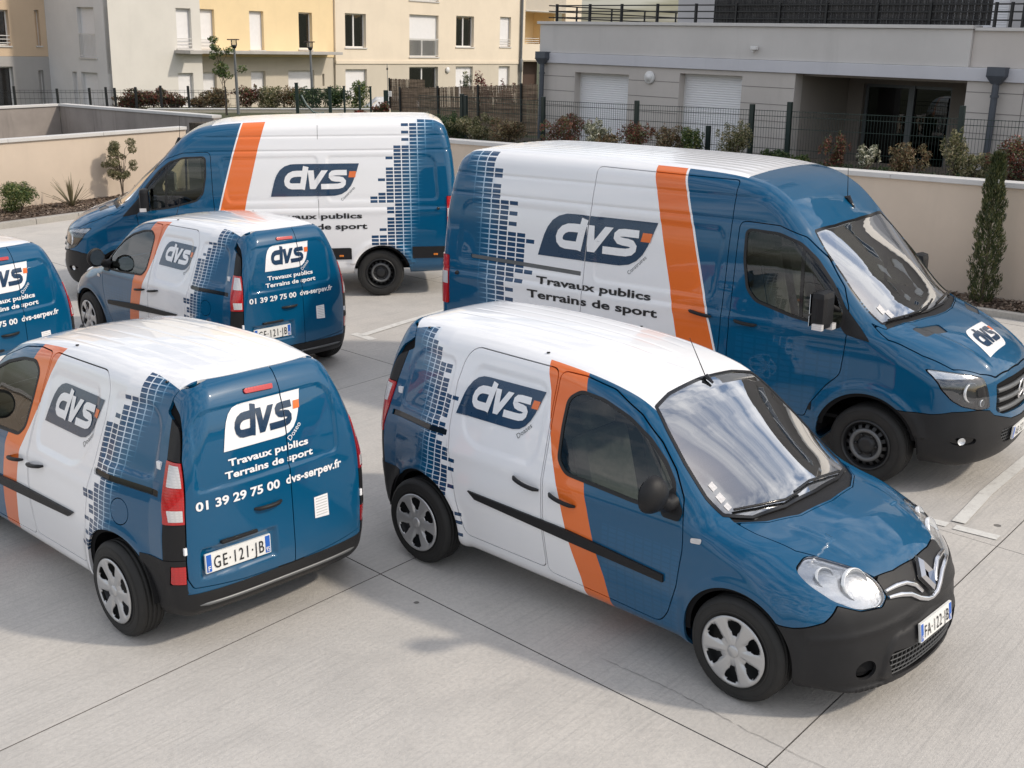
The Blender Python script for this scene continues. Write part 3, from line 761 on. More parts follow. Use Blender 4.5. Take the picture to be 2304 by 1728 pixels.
for i in range(len(c1s)-1):
    for j in range(len(c2s)-1):
        q=[isect(c1s[i]+gp,c2s[j]-gp),isect(c1s[i]+gp,c2s[j+1]+gp),isect(c1s[i+1]-gp,c2s[j+1]+gp),isect(c1s[i+1]-gp,c2s[j]-gp)]
        cx=sum(a for a,_ in q)/4;cy=sum(b for _,b in q)/4
        if cy<-3: continue
        dz=rs_.uniform(-.0015,.0015)
        V=[(a,b_,-.06) for a,b_ in q]+[(a,b_,-.004+dz) for a,b_ in q]+[(a+(cx-a)*.0008,b_+(cy-b_)*.0008,dz) for a,b_ in q]
        F=[(0,1,2,3)]
        area=sum(q[t][0]*q[(t+1)%4][1]-q[(t+1)%4][0]*q[t][1] for t in range(4))
        F=[(8,9,10,11) if area>0 else (11,10,9,8)]+[(t,(t+1)%4,4+(t+1)%4,4+t) for t in range(4)]+[(4+t,4+(t+1)%4,8+(t+1)%4,8+t) for t in range(4)]
        o=mesh_obj('concrete_slab',V,F,[CONC,JNT],parking)
        for pi in range(1,9): o.data.polygons[pi].material_index=1
# hairline crack beside the front van
def paint_mat():
    m,nt,b=newmat('worn_white_paint');p=worldpos(nt);n=noise(nt,9,6,.7,p);f=noise(nt,60,3,.6,p)
    nt.links.new(mix(nt,(n.ramp(.45,.72)*.6+f.ramp(.5,.7)*.3).clamp(),(.66,.65,.62),(.44,.42,.40)),b.inputs['Base Color']);b.inputs['Roughness'].default_value=.75;bump(nt,b,f,.3,.004);return m
PAINT=paint_mat();CRK=plain('crack_filler',(.24,.23,.22),.9,var=.2,vscale=40)
def strip(name,pts,w,z,m,parent=None,label=None,kind=None,taper=None):
    V=[];F=[];n=len(pts)
    for i,p in enumerate(pts):
        a=Vector(pts[min(i+1,n-1)])-Vector(pts[max(i-1,0)]);a=Vector((-a.y,a.x)).normalized()*w/2*(taper[i] if taper else 1)
        V+=[(p[0]+a.x,p[1]+a.y,z),(p[0]-a.x,p[1]-a.y,z)]
    for i in range(n-1): F.append((2*i,2*i+1,2*i+3,2*i+2))
    o=mesh_obj(name,V,F,m,parent)
    if kind:o['kind']=kind
    return o
for pts in([(3.02,8.72),(3.42,8.40)],[(3.46,8.36),(3.72,8.15)],):
    strip('bay_marking',pts,.10,.005,PAINT,parking)
strip('bay_marking',[(3.52,8.44),(3.98,9.06),(4.9,10.15),(6.6,12.15)],.105,.009,PAINT,parking)
strip('bay_marking',[(-2.06,14.60),(-1.93,14.47),(-1.76,14.27)],.12,.005,PAINT,parking)
strip('bay_marking',[(-1.93,14.50),(-1.45,15.23),(-.9,16.0),(.3,17.8)],.12,.009,PAINT,parking)
def crack(pts,w,seed):
    r_=random.Random(seed);out=[]
    for (a,b),(c,d) in zip(pts[:-1],pts[1:]):
        for t in range(14):
            u=t/14;out.append((a+(c-a)*u+r_.uniform(-.006,.006),b+(d-b)*u+r_.uniform(-.006,.006)))
    strip('crack',out,w,.0045,CRK,parking,taper=[r_.uniform(.4,1.3) for _ in out])
crack([(.55,6.35),(.95,5.98),(1.25,5.62)],.004,1);crack([(1.25,5.62),(1.95,4.9),(2.6,4.3)],.0035,2)
# ======================= retaining walls =======================
RENDER=wall_mat('peach_render',(.64,.535,.435),.06,.10,.12);CAP=wall_mat('white_coping',(.62,.61,.60),.10,.08,.15);GREYW=wall_mat('grey_concrete_wall',(.34,.30,.275),.5,.2,.5)
def wall_run(name,p0,p1,h,t,m,capm,label,seg=2.4,capw=.30,caph=.075,base=0,joint=True):
    """wall from p0 to p1 (thickness t to the left of the direction) with separate coping stones"""
    d=Vector(p1)-Vector(p0);L=d.length;a=math.atan2(d.y,d.x)
    root=empty(name,(p0[0],p0[1],0),a)
    tag(root,label,'wall')
    k=MB();nseg=max(1,int(L/4.8));
    for i in range(nseg):
        x0=L*i/nseg;x1=L*(i+1)/nseg
        k=MB();k.box(x0+.004,x1-.004,0,t,base,h-caph,bev=.006);k.build('wall_panel',m,root)
    n=max(1,int(L/seg))
    for i in range(n):
        x0=L*i/n+.003;x1=L*(i+1)/n-.003
        k=MB();k.box(x0,x1,-(capw-t)/2,t+(capw-t)/2,h-caph,h,bev=.008);k.build('coping',capm,root)
    return root
pa=wl(-19.5,.0);pb=wl(26,.0)
wall_run('retaining_wall',pa,pb,1.73,.20,RENDER,CAP,'long rendered wall with white coping behind the large van on the right')
LD=(math.cos(R(53.9)),math.sin(R(53.9)));LN=(math.sin(R(53.9)),-math.cos(R(53.9)));L0=(-10.85,25.92)
def ll(s,off): return (L0[0]+LD[0]*s+LN[0]*off,L0[1]+LD[1]*s+LN[1]*off)
wall_run('retaining_wall',ll(-22,0),ll(4.55,0),1.60,.20,RENDER,CAP,'sunlit peach wall with white coping behind the planting bed at far left',capw=.30)
# sunken yard wall beyond
wall_run('yard_wall',(-14.34,37.65),wl(-21.3,1.15),1.75,.22,GREYW,CAP,'weathered grey concrete wall running away beyond the peach wall, in shade')
wall_run('yard_wall',(-14.34-12*LD[0],37.65-12*LD[1]),(-14.34,37.65),1.75,.22,GREYW,CAP,'weathered concrete wall at far left beyond the peach wall, half in sun')
# ======================= raised ground beyond the walls =======================
def soil_mat(name,a,b_,sc_=22):
    m,nt,b=newmat(name);p=worldpos(nt);n=noise(nt,sc_,6,.7,p);v=nt.nodes.new('ShaderNodeTexVoronoi');v.inputs['Scale'].default_value=sc_*1.2;nt.links.new(p,v.inputs['Vector'])
    nt.links.new(mix(nt,n.ramp(.35,.7),a,b_),b.inputs['Base Color']);b.inputs['Roughness'].default_value=.95;bump(nt,b,v.outputs['Distance'],.8,.03);return m
SOIL=soil_mat('planting_soil',(.035,.028,.020),(.10,.078,.055))
lawn=soil_mat('rough_grass',(.035,.045,.018),(.10,.10,.05),14)
z=1.28
pts=[wl(40,.19),wl(-20.6,.19),wl(-21.6,1.35),(-14.5,37.9),(-14.34-14*LD[0]-.15,37.65-14*LD[1]+.1),(-60,15),(-90,44.5),(90,44.5)]
k=MB();n=len(pts);V=[(a,b_,z) for a,b_ in pts]+[(a,b_,-.2) for a,b_ in pts];k.add(V,[tuple(range(n))[::-1] ]+[(i,(i+1)%n,n+(i+1)%n,n+i) for i in range(n)])
k.build('raised_ground',lawn,kind='structure')
k=MB();q=[wl(30,.2),wl(-21,.2),wl(-21,2.4),wl(30,2.4)];k.add([(a,b_,1.30) for a,b_ in q]+[(a,b_,1.62) for a,b_ in q],[(4,5,6,7),(0,1,5,4),(2,3,7,6),(1,2,6,5),(3,0,4,7)]);k.build('planting_strip',SOIL,kind='structure')
k=MB();k.box(-200,200,44.4,300,-.3,.09);k.build('yard_ground',lawn,kind='structure')
# ground outside the lot, to the horizon
k=MB();k.box(-600,600,-300,900,-.9,-.5);k.build('far_ground',lawn,kind='structure')
# bed with mulch and kerb at the left wall; bed at the foot of the right wall
MULCH=soil_mat('bark_mulch',(.05,.034,.026),(.17,.12,.09),34)
k=MB();q=[ll(-20,0),ll(-20,1.78),ll(3.9,1.78),ll(4.3,0)];k.add([(a,b_,.10) for a,b_ in q],[(0,1,2,3)]);k.build('mulch_bed',MULCH,kind='structure')
KERB=concrete_mat('kerb_concrete',(.40,.385,.36))
kr=empty('kerb',(0,0,0));tag(kr,'pale concrete kerb stones edging the planting bed at far left','kerb')
for i in range(24):
    p=ll(-20+i*1.0,1.80);k=MB();k.box(.004,.996,-.16,0,-.05,.125,bev=.015);o=k.build('kerb_stone',KERB,kr,loc=(p[0],p[1],0),rz=R(53.9))
k=MB();q=[wl(-4,-.02),wl(14,-.02),wl(14,-.85),wl(-4,-.85)];k.add([(a,b_,.06) for a,b_ in q],[(3,2,1,0)]);k.build('mulch_bed',MULCH,kind='structure')
kr=empty('kerb',(0,0,0));tag(kr,'low concrete kerb stones at the foot of the wall by the cypress','kerb')
for i in range(18):
    p=wl(-4+i,-.86);k=MB();k.box(.004,.996,-.12,0,-.05,.09,bev=.012);k.build('kerb_stone',KERB,kr,loc=(p[0],p[1],0),rz=R(-42.07))
# bark chips as loose geometry
def chips(name,qf,n,seed,label):
    r_=np.random.RandomState(seed);V=[];F=[]
    for i in range(n):
        x,y,zz=qf(r_);s=r_.uniform(.012,.035);a=r_.uniform(0,6.3);t=r_.uniform(-.5,.5,2)
        c,s_=math.cos(a)*s,math.sin(a)*s
        P_=[(-c-s_*.4,-s_+c*.4,t[0]*s),(c-s_*.4,s_+c*.4,-t[0]*s+t[1]*s),(c+s_*.4,s_-c*.4,-t[0]*s),(-c+s_*.4,-s_-c*.4,t[0]*s-t[1]*s)]
        b0=len(V);V+=[(x+p[0],y+p[1],zz+abs(s)*.5+p[2]) for p in P_];F.append((b0,b0+1,b0+2,b0+3))
    o=mesh_obj(name,V,F,CHIP);tag(o,label,'mulch',kind='stuff')
CHIP=leaf_mat('bark_chip',(.07,.045,.032),(.20,.14,.10),(.30,.24,.19),0)
chips('bark_mulch',lambda r_:(*ll(r_.uniform(-6,4),r_.uniform(.02,1.6)),.105),7000,1,'brown bark mulch spread along the foot of the left wall')
chips('bark_mulch',lambda r_:(*wl(r_.uniform(-2,3),r_.uniform(-.80,-.03)),.065),2500,2,'brown bark mulch round the foot of the cypress')
# ======================= buildings (level frame, the lot itself slopes) =======================
BGM=Matrix.Rotation(R(1.45),4,'Y')
def bgroot(name,p,rz,label,cat):
    o=bpy.data.objects.new(name,None);link(o);o.matrix_world=BGM@Matrix.Translation((p[0],p[1],0))@Matrix.Rotation(R(rz),4,'Z')
    M=BGM@Matrix.Translation((p[0],p[1],0))@Matrix.Rotation(R(rz),4,'Z')
    o.location=M.to_translation();o.rotation_euler=M.to_euler();return tag(o,label,cat)
PVC=plain('white_pvc',(.72,.71,.70),.4,var=.02);SHUT=plain('white_shutter',(.78,.77,.78),.45,var=.03);SILL=plain('sill',(.60,.58,.56),.7,var=.05)
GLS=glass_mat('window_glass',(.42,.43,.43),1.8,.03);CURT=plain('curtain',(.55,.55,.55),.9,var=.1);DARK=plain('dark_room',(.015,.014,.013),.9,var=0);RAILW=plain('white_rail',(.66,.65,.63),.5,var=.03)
REDC=plain('rust_curtain',(.16,.05,.02),.9,var=.2,vscale=9);ZINC=plain('zinc',(.16,.17,.18),.45,metal=.4,var=.1)
def facade(root,x0,x1,z0,z1,holes,m,t=.28,y=0,name='wall'):
    """wall in the x-z plane (front face at y, facing -y) with window holes: cut in a grid of boxes so reveals are real"""
    xs=sorted({x0,x1,*[h[0] for h in holes],*[h[1] for h in holes]});zs=sorted({z0,z1,*[h[2] for h in holes],*[h[3] for h in holes]})
    V=[];F=[];ids={}
    def vid(a,b,c):
        k=(round(a,4),round(b,4),round(c,4))
        if k not in ids: ids[k]=len(V);V.append(k)
        return ids[k]
    def q(*p): F.append(tuple(vid(*a) for a in p))
    inh=lambda x,zz:any(h[0]<x<h[1] and h[2]<zz<h[3] for h in holes)
    for i in range(len(xs)-1):
        for j in range(len(zs)-1):
            a,b,c,d=xs[i],xs[i+1],zs[j],zs[j+1]
            if inh((a+b)/2,(c+d)/2): continue
            q((a,y,c),(b,y,c),(b,y,d),(a,y,d));q((a,y+t,c),(a,y+t,d),(b,y+t,d),(b,y+t,c))
    for h in holes:
        a,b,c,d=h[:4];q((a,y,c),(a,y,d),(a,y+t,d),(a,y+t,c));q((b,y,c),(b,y+t,c),(b,y+t,d),(b,y,d));q((a,y,d),(b,y,d),(b,y+t,d),(a,y+t,d));q((a,y,c),(a,y+t,c),(b,y+t,c),(b,y,c))
    q((x0,y,z0),(x0,y,z1),(x0,y+t,z1),(x0,y+t,z0));q((x1,y,z0),(x1,y+t,z0),(x1,y+t,z1),(x1,y,z1));q((x0,y,z1),(x1,y,z1),(x1,y+t,z1),(x0,y+t,z1))
    return mesh_obj(name,V,F,m,root)
def shutter(root,a,b,c,d,y,slat=.045,m=None):
    V=[];F=[];n=int((d-c)/slat)
    for i in range(n+1):
        zz=c+(d-c)*i/n
        V+=[(a,y,zz),(b,y,zz),(a,y-.012,zz+.006),(b,y-.012,zz+.006)]
    for i in range(n):
        F.append((4*i+2,4*i+3,4*i+5,4*i+4));F.append((4*i,4*i+1,4*i+3,4*i+2))
    return mesh_obj('shutter',V,F,m or SHUT,root)
def window(root,a,b,c,d,kind,y=.0,depth=.17,rail=None,sill=True,shut_to=None,m=None):
    if kind in('shut','half'):
        zz=c if kind=='shut' else shut_to
        k=MB();k.box(a,a+.03,y+depth-.02,y+depth,c,d);k.box(b-.03,b,y+depth-.02,y+depth,c,d);k.box(a+.03,b-.03,y+depth-.035,y+depth,d-.05,d)
        f=k.build('shutter_frame',PVC,root);shutter(f,a+.03,b-.03,zz,d-.05,y+depth,m=m)
    if kind in('win','half','door','win1'):
        k=MB();w=.06;top=d if kind!='half' else shut_to
        k.box(a,a+w,y+depth,y+depth+.05,c,top);k.box(b-w,b,y+depth,y+depth+.05,c,top);k.box(a+w,b-w,y+depth,y+depth+.05,c,c+w);k.box(a+w,b-w,y+depth,y+depth+.05,top-w,top)
        if kind!='win1':k.box((a+b)/2-.045,(a+b)/2+.045,y+depth-.005,y+depth+.05,c+w,top-w)
        f=k.build('window_frame',PVC,root)
        k=MB();k.box(a+w*.5,b-w*.5,y+depth+.02,y+depth+.028,c+w*.5,top-w*.5);k.build('pane',GLS,f)
        k=MB();
        if kind=='win':
            n=9
            for t in range(n):
                u=a+.05+(b-a-.1)*t/n;k.box(u,u+(b-a)/n*.62,y+depth+.10,y+depth+.13,c,d)
            k.build('curtain',CURT,f)
        elif kind=='win1': k.box(a+.05,b-.05,y+depth+.10,y+depth+.12,c,d);k.build('curtain',REDC,f)
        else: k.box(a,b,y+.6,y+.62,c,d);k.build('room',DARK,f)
    if rail:
        k=MB()
        if rail=='bars':
            k.box(a,b,y-.03,y-.005,c+.9,c+.93);k.box(a,b,y-.03,y-.005,c+.05,c+.07)
            for t in range(int((b-a)/.09)): k.box(a+.04+t*.09,a+.055+t*.09,y-.025,y-.01,c+.07,c+.9)
        else:
            for zz in(.10,.24,.38): k.box(a,b,y+.02,y+.045,c+zz,c+zz+.03)
        k.build('window_rail',RAILW,root,kind='stuff')
    if sill: k=MB();k.box(a-.05,b+.05,y-.05,y+depth-.02,c-.06,c-.004);k.build('sill',SILL,root)
WH=wall_mat('white_render',(.68,.655,.61),.05,.06,.06);WHG=wall_mat('shaded_white_render',(.70,.69,.69),.05,.06,.08);YEL=wall_mat('yellow_render',(.84,.66,.40),.05,.06,.06);CRM=wall_mat('cream_render',(.78,.68,.55),.05,.06,.06);BEI=wall_mat('beige_render',(.60,.54,.45),.05,.06,.06)  # cool white copy carries the side wall's shade tint in its colour
TAN=wall_mat('tan_render',(.62,.47,.33),.05,.06,.06);GRR=wall_mat('grey_render',(.40,.385,.375),.05,.06,.08);ROOFM=plain('roof_gravel',(.22,.21,.20),.95,var=.1)
# --- white corner house ---
TOP=10.6
b1=bgroot('white_apartment_block',(-16.08,48.0),54,'white corner block at far left with a shaded grey side and closed shutters','building')
hs=[(3.30,4.08,3.0,4.62),(3.24,4.05,-.2,2.0)]
facade(b1,0,4.57,-1,TOP,hs+[(3.30,4.08,5.72,7.34)],WH)
for h in (hs[0],(3.30,4.08,5.72,7.34)): window(b1,*h,'shut',rail='h')
window(b1,*hs[1],'shut',sill=False)
k=MB();k.box(.28,4.5,.28,4.2,TOP-.3,TOP-.02);k.box(4.28,4.57,.28,6,-1,TOP-.3);k.box(.3,4.3,4.3,4.5,-1,TOP-.3);k.build('roof',ROOFM,b1)
k=MB();k.box(-.06,4.6,-.06,.34,TOP,TOP+.12);k.build('coping',SILL,b1)
s1=empty('side_wall',(0,0,0),0);s1.parent=b1
s1.location=(0,0,0);s1.rotation_euler=(0,0,R(-90))   # front face looks left
def side_holes(l): return [(-b,-a,c,d) for a,b,c,d in l]
sh=[(.93,2.05,2.57,4.52),(.97,2.08,-.3,1.99),(2.37,2.68,-.3,1.98)]
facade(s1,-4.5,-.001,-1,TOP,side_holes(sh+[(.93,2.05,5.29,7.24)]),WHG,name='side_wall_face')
for h in side_holes([sh[0],(.93,2.05,5.29,7.24)]): window(s1,*h,'shut',rail='bars')
for h in side_holes(sh[1:]): window(s1,*h,'shut',sill=False)
# --- recessed tan and grey house further left ---
b2=bgroot('tan_house',(-19.53,50.50),54,'tan and grey rendered house at the far left edge behind the fence','building')
h2=[(-.49,-.28,2.97,4.38),(-3.4,-1.66,2.95,4.34)];h2g=[(-.54,-.30,-.4,1.98),(-3.4,-1.67,-.4,2.13)]
facade(b2,-9,0,2.536,TOP,h2+[(a,b,c+2.72,d+2.72) for a,b,c,d in h2],TAN);facade(b2,-9,0,-1,2.53,h2g,GRR)
window(b2,*h2[0],'shut',m=TAN);window(b2,*h2[1],'door',rail='h');window(b2,*h2g[0],'shut',sill=False,m=GRR);window(b2,*h2g[1],'door',sill=False)
for a,b,c,d in h2: window(b2,a,b,c+2.72,d+2.72,'shut')
k=MB();k.box(-9,0,.28,8,TOP-.3,TOP-.02);k.box(-8.98,-.02,.8,.9,-1,TOP-.4);k.build('roof',ROOFM,b2)
# --- yellow and cream block ---
b3=bgroot('yellow_apartment_block',(-13.932,51.977),54,'yellow upper storey over a beige ground floor, with a long thin canopy slab','building')
hy=[(.56,1.36,2.97,4.64),(3.36,4.21,2.97,4.66),(6.40,7.28,3.03,4.70)]
facade(b3,-.3,8.72,2.66,TOP,hy+[(a,b,c+2.75,d+2.75) for a,b,c,d in hy],YEL)
window(b3,*hy[0],'shut',rail='h');window(b3,*hy[1],'shut');window(b3,*hy[2],'win1')
for a,b,c,d in hy: window(b3,a,b,c+2.75,d+2.75,'shut')
hg=[(.57,1.37,-.2,2.0),(3.37,4.25,.9,2.03),(5.67,7.38,.9,2.05),(7.92,8.06,1.3,1.89)]
facade(b3,-.3,8.72,-1,2.655,hg,BEI,y=.03,t=.25)
for h in hg[:3]: window(b3,*h,'shut',y=.03,sill=False)
k=MB();k.box(-.70,8.29,-1.02,-.002,2.80,2.93,bev=.01);k.box(-1.35,-.71,-1.62,-.62,2.80,2.93);k.build('canopy_slab',wall_mat('slab_concrete',(.46,.44,.42),.2,.1,.3),b3)
k=MB();k.box(-.3,8.6,.30,10,TOP-.3,TOP-.02);k.build('roof',ROOFM,b3)
b4=bgroot('cream_apartment_block',(-13.932,51.977),54,'cream apartment block with white windows in the middle background','building')
hc=[(9.42,10.92,3.14,4.76),(14.24,16.63,2.72,4.86),(18.15,19.75,3.27,4.91),(22.20,23.27,3.32,4.98)]
up=[(a,b,c+2.85,d+2.85) for a,b,c,d in hc];hcg=[(9.42,10.98,.6,2.10),(14.25,16.64,-.1,2.205),(18.18,19.74,.6,2.22),(22.18,23.28,.7,2.23)]
facade(b4,8.74,24.40,2.42,TOP+.4,hc+up,CRM,y=-.10);facade(b4,8.74,24.40,-1,2.415,hcg,BEI,y=-.08,t=.25)
for i,h in enumerate(hc):
    window(b4,*h,['win','half','win','shut'][i],y=-.10,rail=[None,'bars',None,'h'][i],shut_to=3.62)
    window(b4,*up[i],['win','half','win','shut'][i],y=-.10,rail=[None,'bars',None,'h'][i],shut_to=6.5)
window(b4,*hcg[0],'shut',y=-.08,sill=False);window(b4,*hcg[1],'door',y=-.08,sill=False);window(b4,*hcg[2],'shut',y=-.08,sill=False);window(b4,*hcg[3],'shut',y=-.08,sill=False)
k=MB();k.box(8.74,24.4,-.13,-.10,2.36,2.52);k.build('string_course',CRM,b4)
k=MB();k.lathe([(.001,-.06),(.13,-.045),(.17,0),(.15,.03)],20,Matrix.Translation((17.42,-.14,2.03))@Matrix.Rotation(math.pi/2,4,'X')@Matrix.Scale(-1,4,(0,0,1)));k.build('wall_lamp',PVC,b4)
k=MB();k.tube([(24.22,-.20,-1),(24.22,-.20,TOP+.3)],.075,8);k.lathe([(.09,1.9),(.11,1.95),(.11,2.6),(.09,2.65)],10,Matrix.Translation((24.22,-.20,0)));k.build('downpipe',ZINC,b4)
# loggia bay right of the pipe
facade(b4,24.45,31,2.56,TOP+.4,[(24.86,29.2,3.52,5.35),(24.86,29.2,6.37,8.2)],CRM,y=.02)
facade(b4,24.45,31,-1,2.55,[(24.8,27.6,-.2,2.50)],BEI,y=.06,t=.25)
k=MB()
for zf in(3.50,6.35): k.box(24.8,29.4,.30,1.9,zf-.12,zf);k.box(28.4,28.6,.30,1.9,zf,zf+1.9)
k.box(24.7,29.6,1.9,1.95,2.4,8.6);k.build('loggia',YEL,b4)
for zz in(3.80,6.65):
    k=MB();k.box(24.9,24.98,1.6,1.65,zz,zz+1.12);k.box(25.55,25.65,1.6,1.65,zz,zz+1.12);k.box(26.3,26.38,1.6,1.65,zz,zz+1.12);k.box(24.9,26.38,1.6,1.65,zz-.06,zz);f=k.build('window_frame',PVC,b4)
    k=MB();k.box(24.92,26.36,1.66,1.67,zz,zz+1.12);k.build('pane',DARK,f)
k=MB()
for zb_ in(5.42,):
    k.box(24.86,29.2,-.03,.0,zb_+.92,zb_+.96);k.box(24.86,29.2,-.03,.0,zb_-.02,zb_+.02)
    for t in range(42): k.box(24.88+t*.103,24.90+t*.103,-.025,-.01,zb_,zb_+.94)
k.build('balcony_railing',RAILW,b4,kind='stuff')
k=MB()
for t in(.06,.18,.30): k.box(24.87,26.3,-.02,.01,3.52+t,3.55+t)
k.build('window_rail',RAILW,b4,kind='stuff')
k=MB();k.box(24.85,27.5,.9,.95,-.2,2.45);k.build('entrance_door',plain('brown_door',(.07,.04,.03),.6),b4)
k=MB();k.box(8.74,30.9,.32,10,TOP,TOP+.2);k.build('roof',ROOFM,b4)
# --- grey house on the right ---
GH=wall_mat('grey_house_render',(.59,.565,.545),.10,.08,.12);GH2=wall_mat('pinkish_render',(.57,.525,.49),.10,.08,.12);BND=wall_mat('pale_band',(.60,.595,.63),.08,.06,.1)
b5=bgroot('grey_house',(.54,27.0),-46,'low grey house at top right with white shutters, a dark recessed terrace and black railing','building')
sh5=[(1.10,2.64,.75,3.03),(3.98,5.50,.75,3.11)]
facade(b5,0,6.68,-1,3.20,sh5,GH2,t=.25)
for h in sh5: window(b5,*h,'shut',sill=False,depth=.20)
# joints between the wall courses: thin proud strips, groove shade put in their dark colour
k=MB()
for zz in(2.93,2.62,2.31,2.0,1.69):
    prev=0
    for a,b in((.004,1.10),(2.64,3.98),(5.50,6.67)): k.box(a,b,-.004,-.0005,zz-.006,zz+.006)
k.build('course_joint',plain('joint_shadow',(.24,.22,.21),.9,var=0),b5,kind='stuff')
k=MB();k.box(-.05,13,-.05,.22,3.205,3.42,bev=.008);k.build('string_band',BND,b5)
k=MB();k.box(0,9.96,-.01,.24,3.425,4.02);k.build('parapet',GH,b5);k=MB();k.box(9.965,13,.05,.26,3.425,4.0);k.build('parapet',GH2,b5)
k=MB();k.box(-.06,9.98,-.06,.30,4.025,4.085,bev=.006);k.build('coping',SILL,b5);k=MB();k.box(9.985,13.05,-.0,.30,4.0,4.05,bev=.006);k.build('coping',SILL,b5)
# pier right of the terrace
facade(b5,9.98,13,-1,3.20,[],GH2,t=.25)
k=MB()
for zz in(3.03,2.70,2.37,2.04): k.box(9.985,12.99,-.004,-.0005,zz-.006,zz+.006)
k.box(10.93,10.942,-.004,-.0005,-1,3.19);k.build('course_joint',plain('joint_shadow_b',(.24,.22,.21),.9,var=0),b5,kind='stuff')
# recess: back wall, side walls, ceiling, floor, glazed door
TSW=wall_mat('terrace_shade_render',(.36,.32,.29),.1,.08,.12)  # recess shade put into the colour of the side walls and ceiling
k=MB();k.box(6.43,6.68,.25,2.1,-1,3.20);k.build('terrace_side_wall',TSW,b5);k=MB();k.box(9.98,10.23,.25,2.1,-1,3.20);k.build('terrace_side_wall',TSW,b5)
TDK=wall_mat('terrace_deep_shade_render',(.26,.225,.20),.1,.08,.12)  # darker and browner still: the back wall's shade is in its colour
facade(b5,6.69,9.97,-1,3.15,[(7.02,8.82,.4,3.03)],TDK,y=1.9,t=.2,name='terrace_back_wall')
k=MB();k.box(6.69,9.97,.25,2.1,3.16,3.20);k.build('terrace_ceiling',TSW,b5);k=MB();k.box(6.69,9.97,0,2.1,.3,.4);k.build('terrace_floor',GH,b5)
k=MB();k.box(7.02,7.08,2.0,2.05,.4,3.03);k.box(7.93,8.05,1.98,2.04,.4,3.03);k.box(8.76,8.82,2.0,2.05,.4,3.03);k.box(7.08,8.76,2.0,2.05,2.97,3.03);f=k.build('window_frame',ZINC,b5)
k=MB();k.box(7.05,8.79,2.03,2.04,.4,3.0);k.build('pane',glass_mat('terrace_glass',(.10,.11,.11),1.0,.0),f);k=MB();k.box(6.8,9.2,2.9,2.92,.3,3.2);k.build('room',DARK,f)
# drain heads and pipes
DRN=plain('dark_zinc',(.085,.095,.115),.5,metal=.3,var=.1)
for xx in(.20,10.52):
    k=MB();k.prism([(-.15,-.2),(.15,-.2),(.15,-.02),(-.15,-.02)],3.30,3.44,Matrix.Translation((xx,0,0)))
    V=[(xx-.15,-.22,3.30),(xx+.15,-.22,3.30),(xx+.15,-.05,3.30),(xx-.15,-.05,3.30),(xx-.06,-.17,3.17),(xx+.06,-.17,3.17),(xx+.06,-.07,3.17),(xx-.06,-.07,3.17)];k.add(V,[(0,1,5,4),(1,2,6,5),(2,3,7,6),(3,0,4,7)])
    k.tube([(xx,-.12,3.2),(xx,-.12,-1)],.055,10);k.lathe([(.07,2.96),(.07,3.0)],12,Matrix.Translation((xx,-.12,0)));k.build('downpipe',DRN,b5)
k=MB();Mq=Matrix.Translation((3.22,-.01,3.0))@Matrix.Rotation(math.pi/2,4,'X');k.lathe([(.13,0),(.13,.03),(.11,.045),(.085,.04),(.08,.06),(.001,.075)],28,Mq);k.build('wall_lamp',PVC,b5)
k=MB();k.box(5.70,5.74,-.06,0,3.56,3.62);k.box(5.70,5.84,-.12,-.04,3.60,3.67,bev=.015);k.build('security_camera',PVC,b5)
# roof terrace, railing, screen and set-back upper storey
k=MB();k.box(0,13,.26,12,3.7,3.9);k.build('roof_terrace',ROOFM,b5)
IRON=plain('black_iron',(.012,.012,.013),.45,var=.05)
k=MB()
for zz in(4.42,4.30,4.17): k.box(.35,12.9,.12,.15,zz-.012,zz+.012)
rl=k.build('railing_bar',IRON,b5,kind='stuff')
for i,xx in enumerate([.36,1.34,2.24,3.2,4.18,5.15,6.13,7.12,8.13,9.12,10.24,10.5,10.7,11.6,12.5]):
    k=MB();k.box(xx-.018,xx+.018,.105,.165,4.06,4.45);k.build('railing_post',IRON,b5)
k=MB()
for zz in(4.42,4.30,4.17): k.box(.12,.15,.12,6,zz-.012,zz+.012)
for yy in(1.0,2.2,3.4,4.6): k.box(.12,.15,yy,yy+.03,4.06,4.43)
k.build('railing_bar',IRON,b5,kind='stuff')
def screen_mat(name,c1,c2,sx=60):
    m,nt,b=newmat(name);n=noise(nt,1,4,.7,coords(nt,'Object',(sx,sx,2.5)));n2=noise(nt,6,3,.6,coords(nt));b.inputs['Roughness'].default_value=.9
    nt.links.new(mix(nt,(n*.8+n2*.3).ramp(.35,.75),c1,c2),b.inputs['Base Color']);bump(nt,b,n,.5,.01);return m
k=MB();n=150
for i in range(n):
    xx=4.60+5.56*i/n;k.box(xx,xx+.030,.155,.165+.012*((i*7)%3),4.09,4.52)
k.build('privacy_screen',screen_mat('dark_screen',(.012,.012,.014),(.075,.072,.07)),b5,kind='stuff')
UP=wall_mat('upper_render',(.55,.53,.53),.06,.06,.1)
facade(b5,1.15,13,3.9,9.6,[(3.10,5.2,3.95,6.2),(7.5,9.0,3.95,6.2)],UP,y=3.4)
window(b5,3.10,5.2,3.95,6.2,'shut',y=3.4,sill=False);window(b5,7.5,9.0,3.95,6.2,'shut',y=3.4,sill=False)
facade(b5,4.3,13,9.76,13,[(5.2,6.6,10.2,12.2),(8.5,10,10.2,12.2)],UP,y=3.6);k=MB();k.box(4.3,13,3.9,12,12.7,12.95)
k.box(1.15,1.40,3.68,12,3.9,9.6);k.box(1.1,13,3.35,12,9.6,9.75);k.build('upper_wall',UP,b5)
k=MB();k.box(0,.25,.26,12,-1,4.02);k.box(12.75,13,.26,12,-1,9.6);k.build('end_wall',GH,b5)
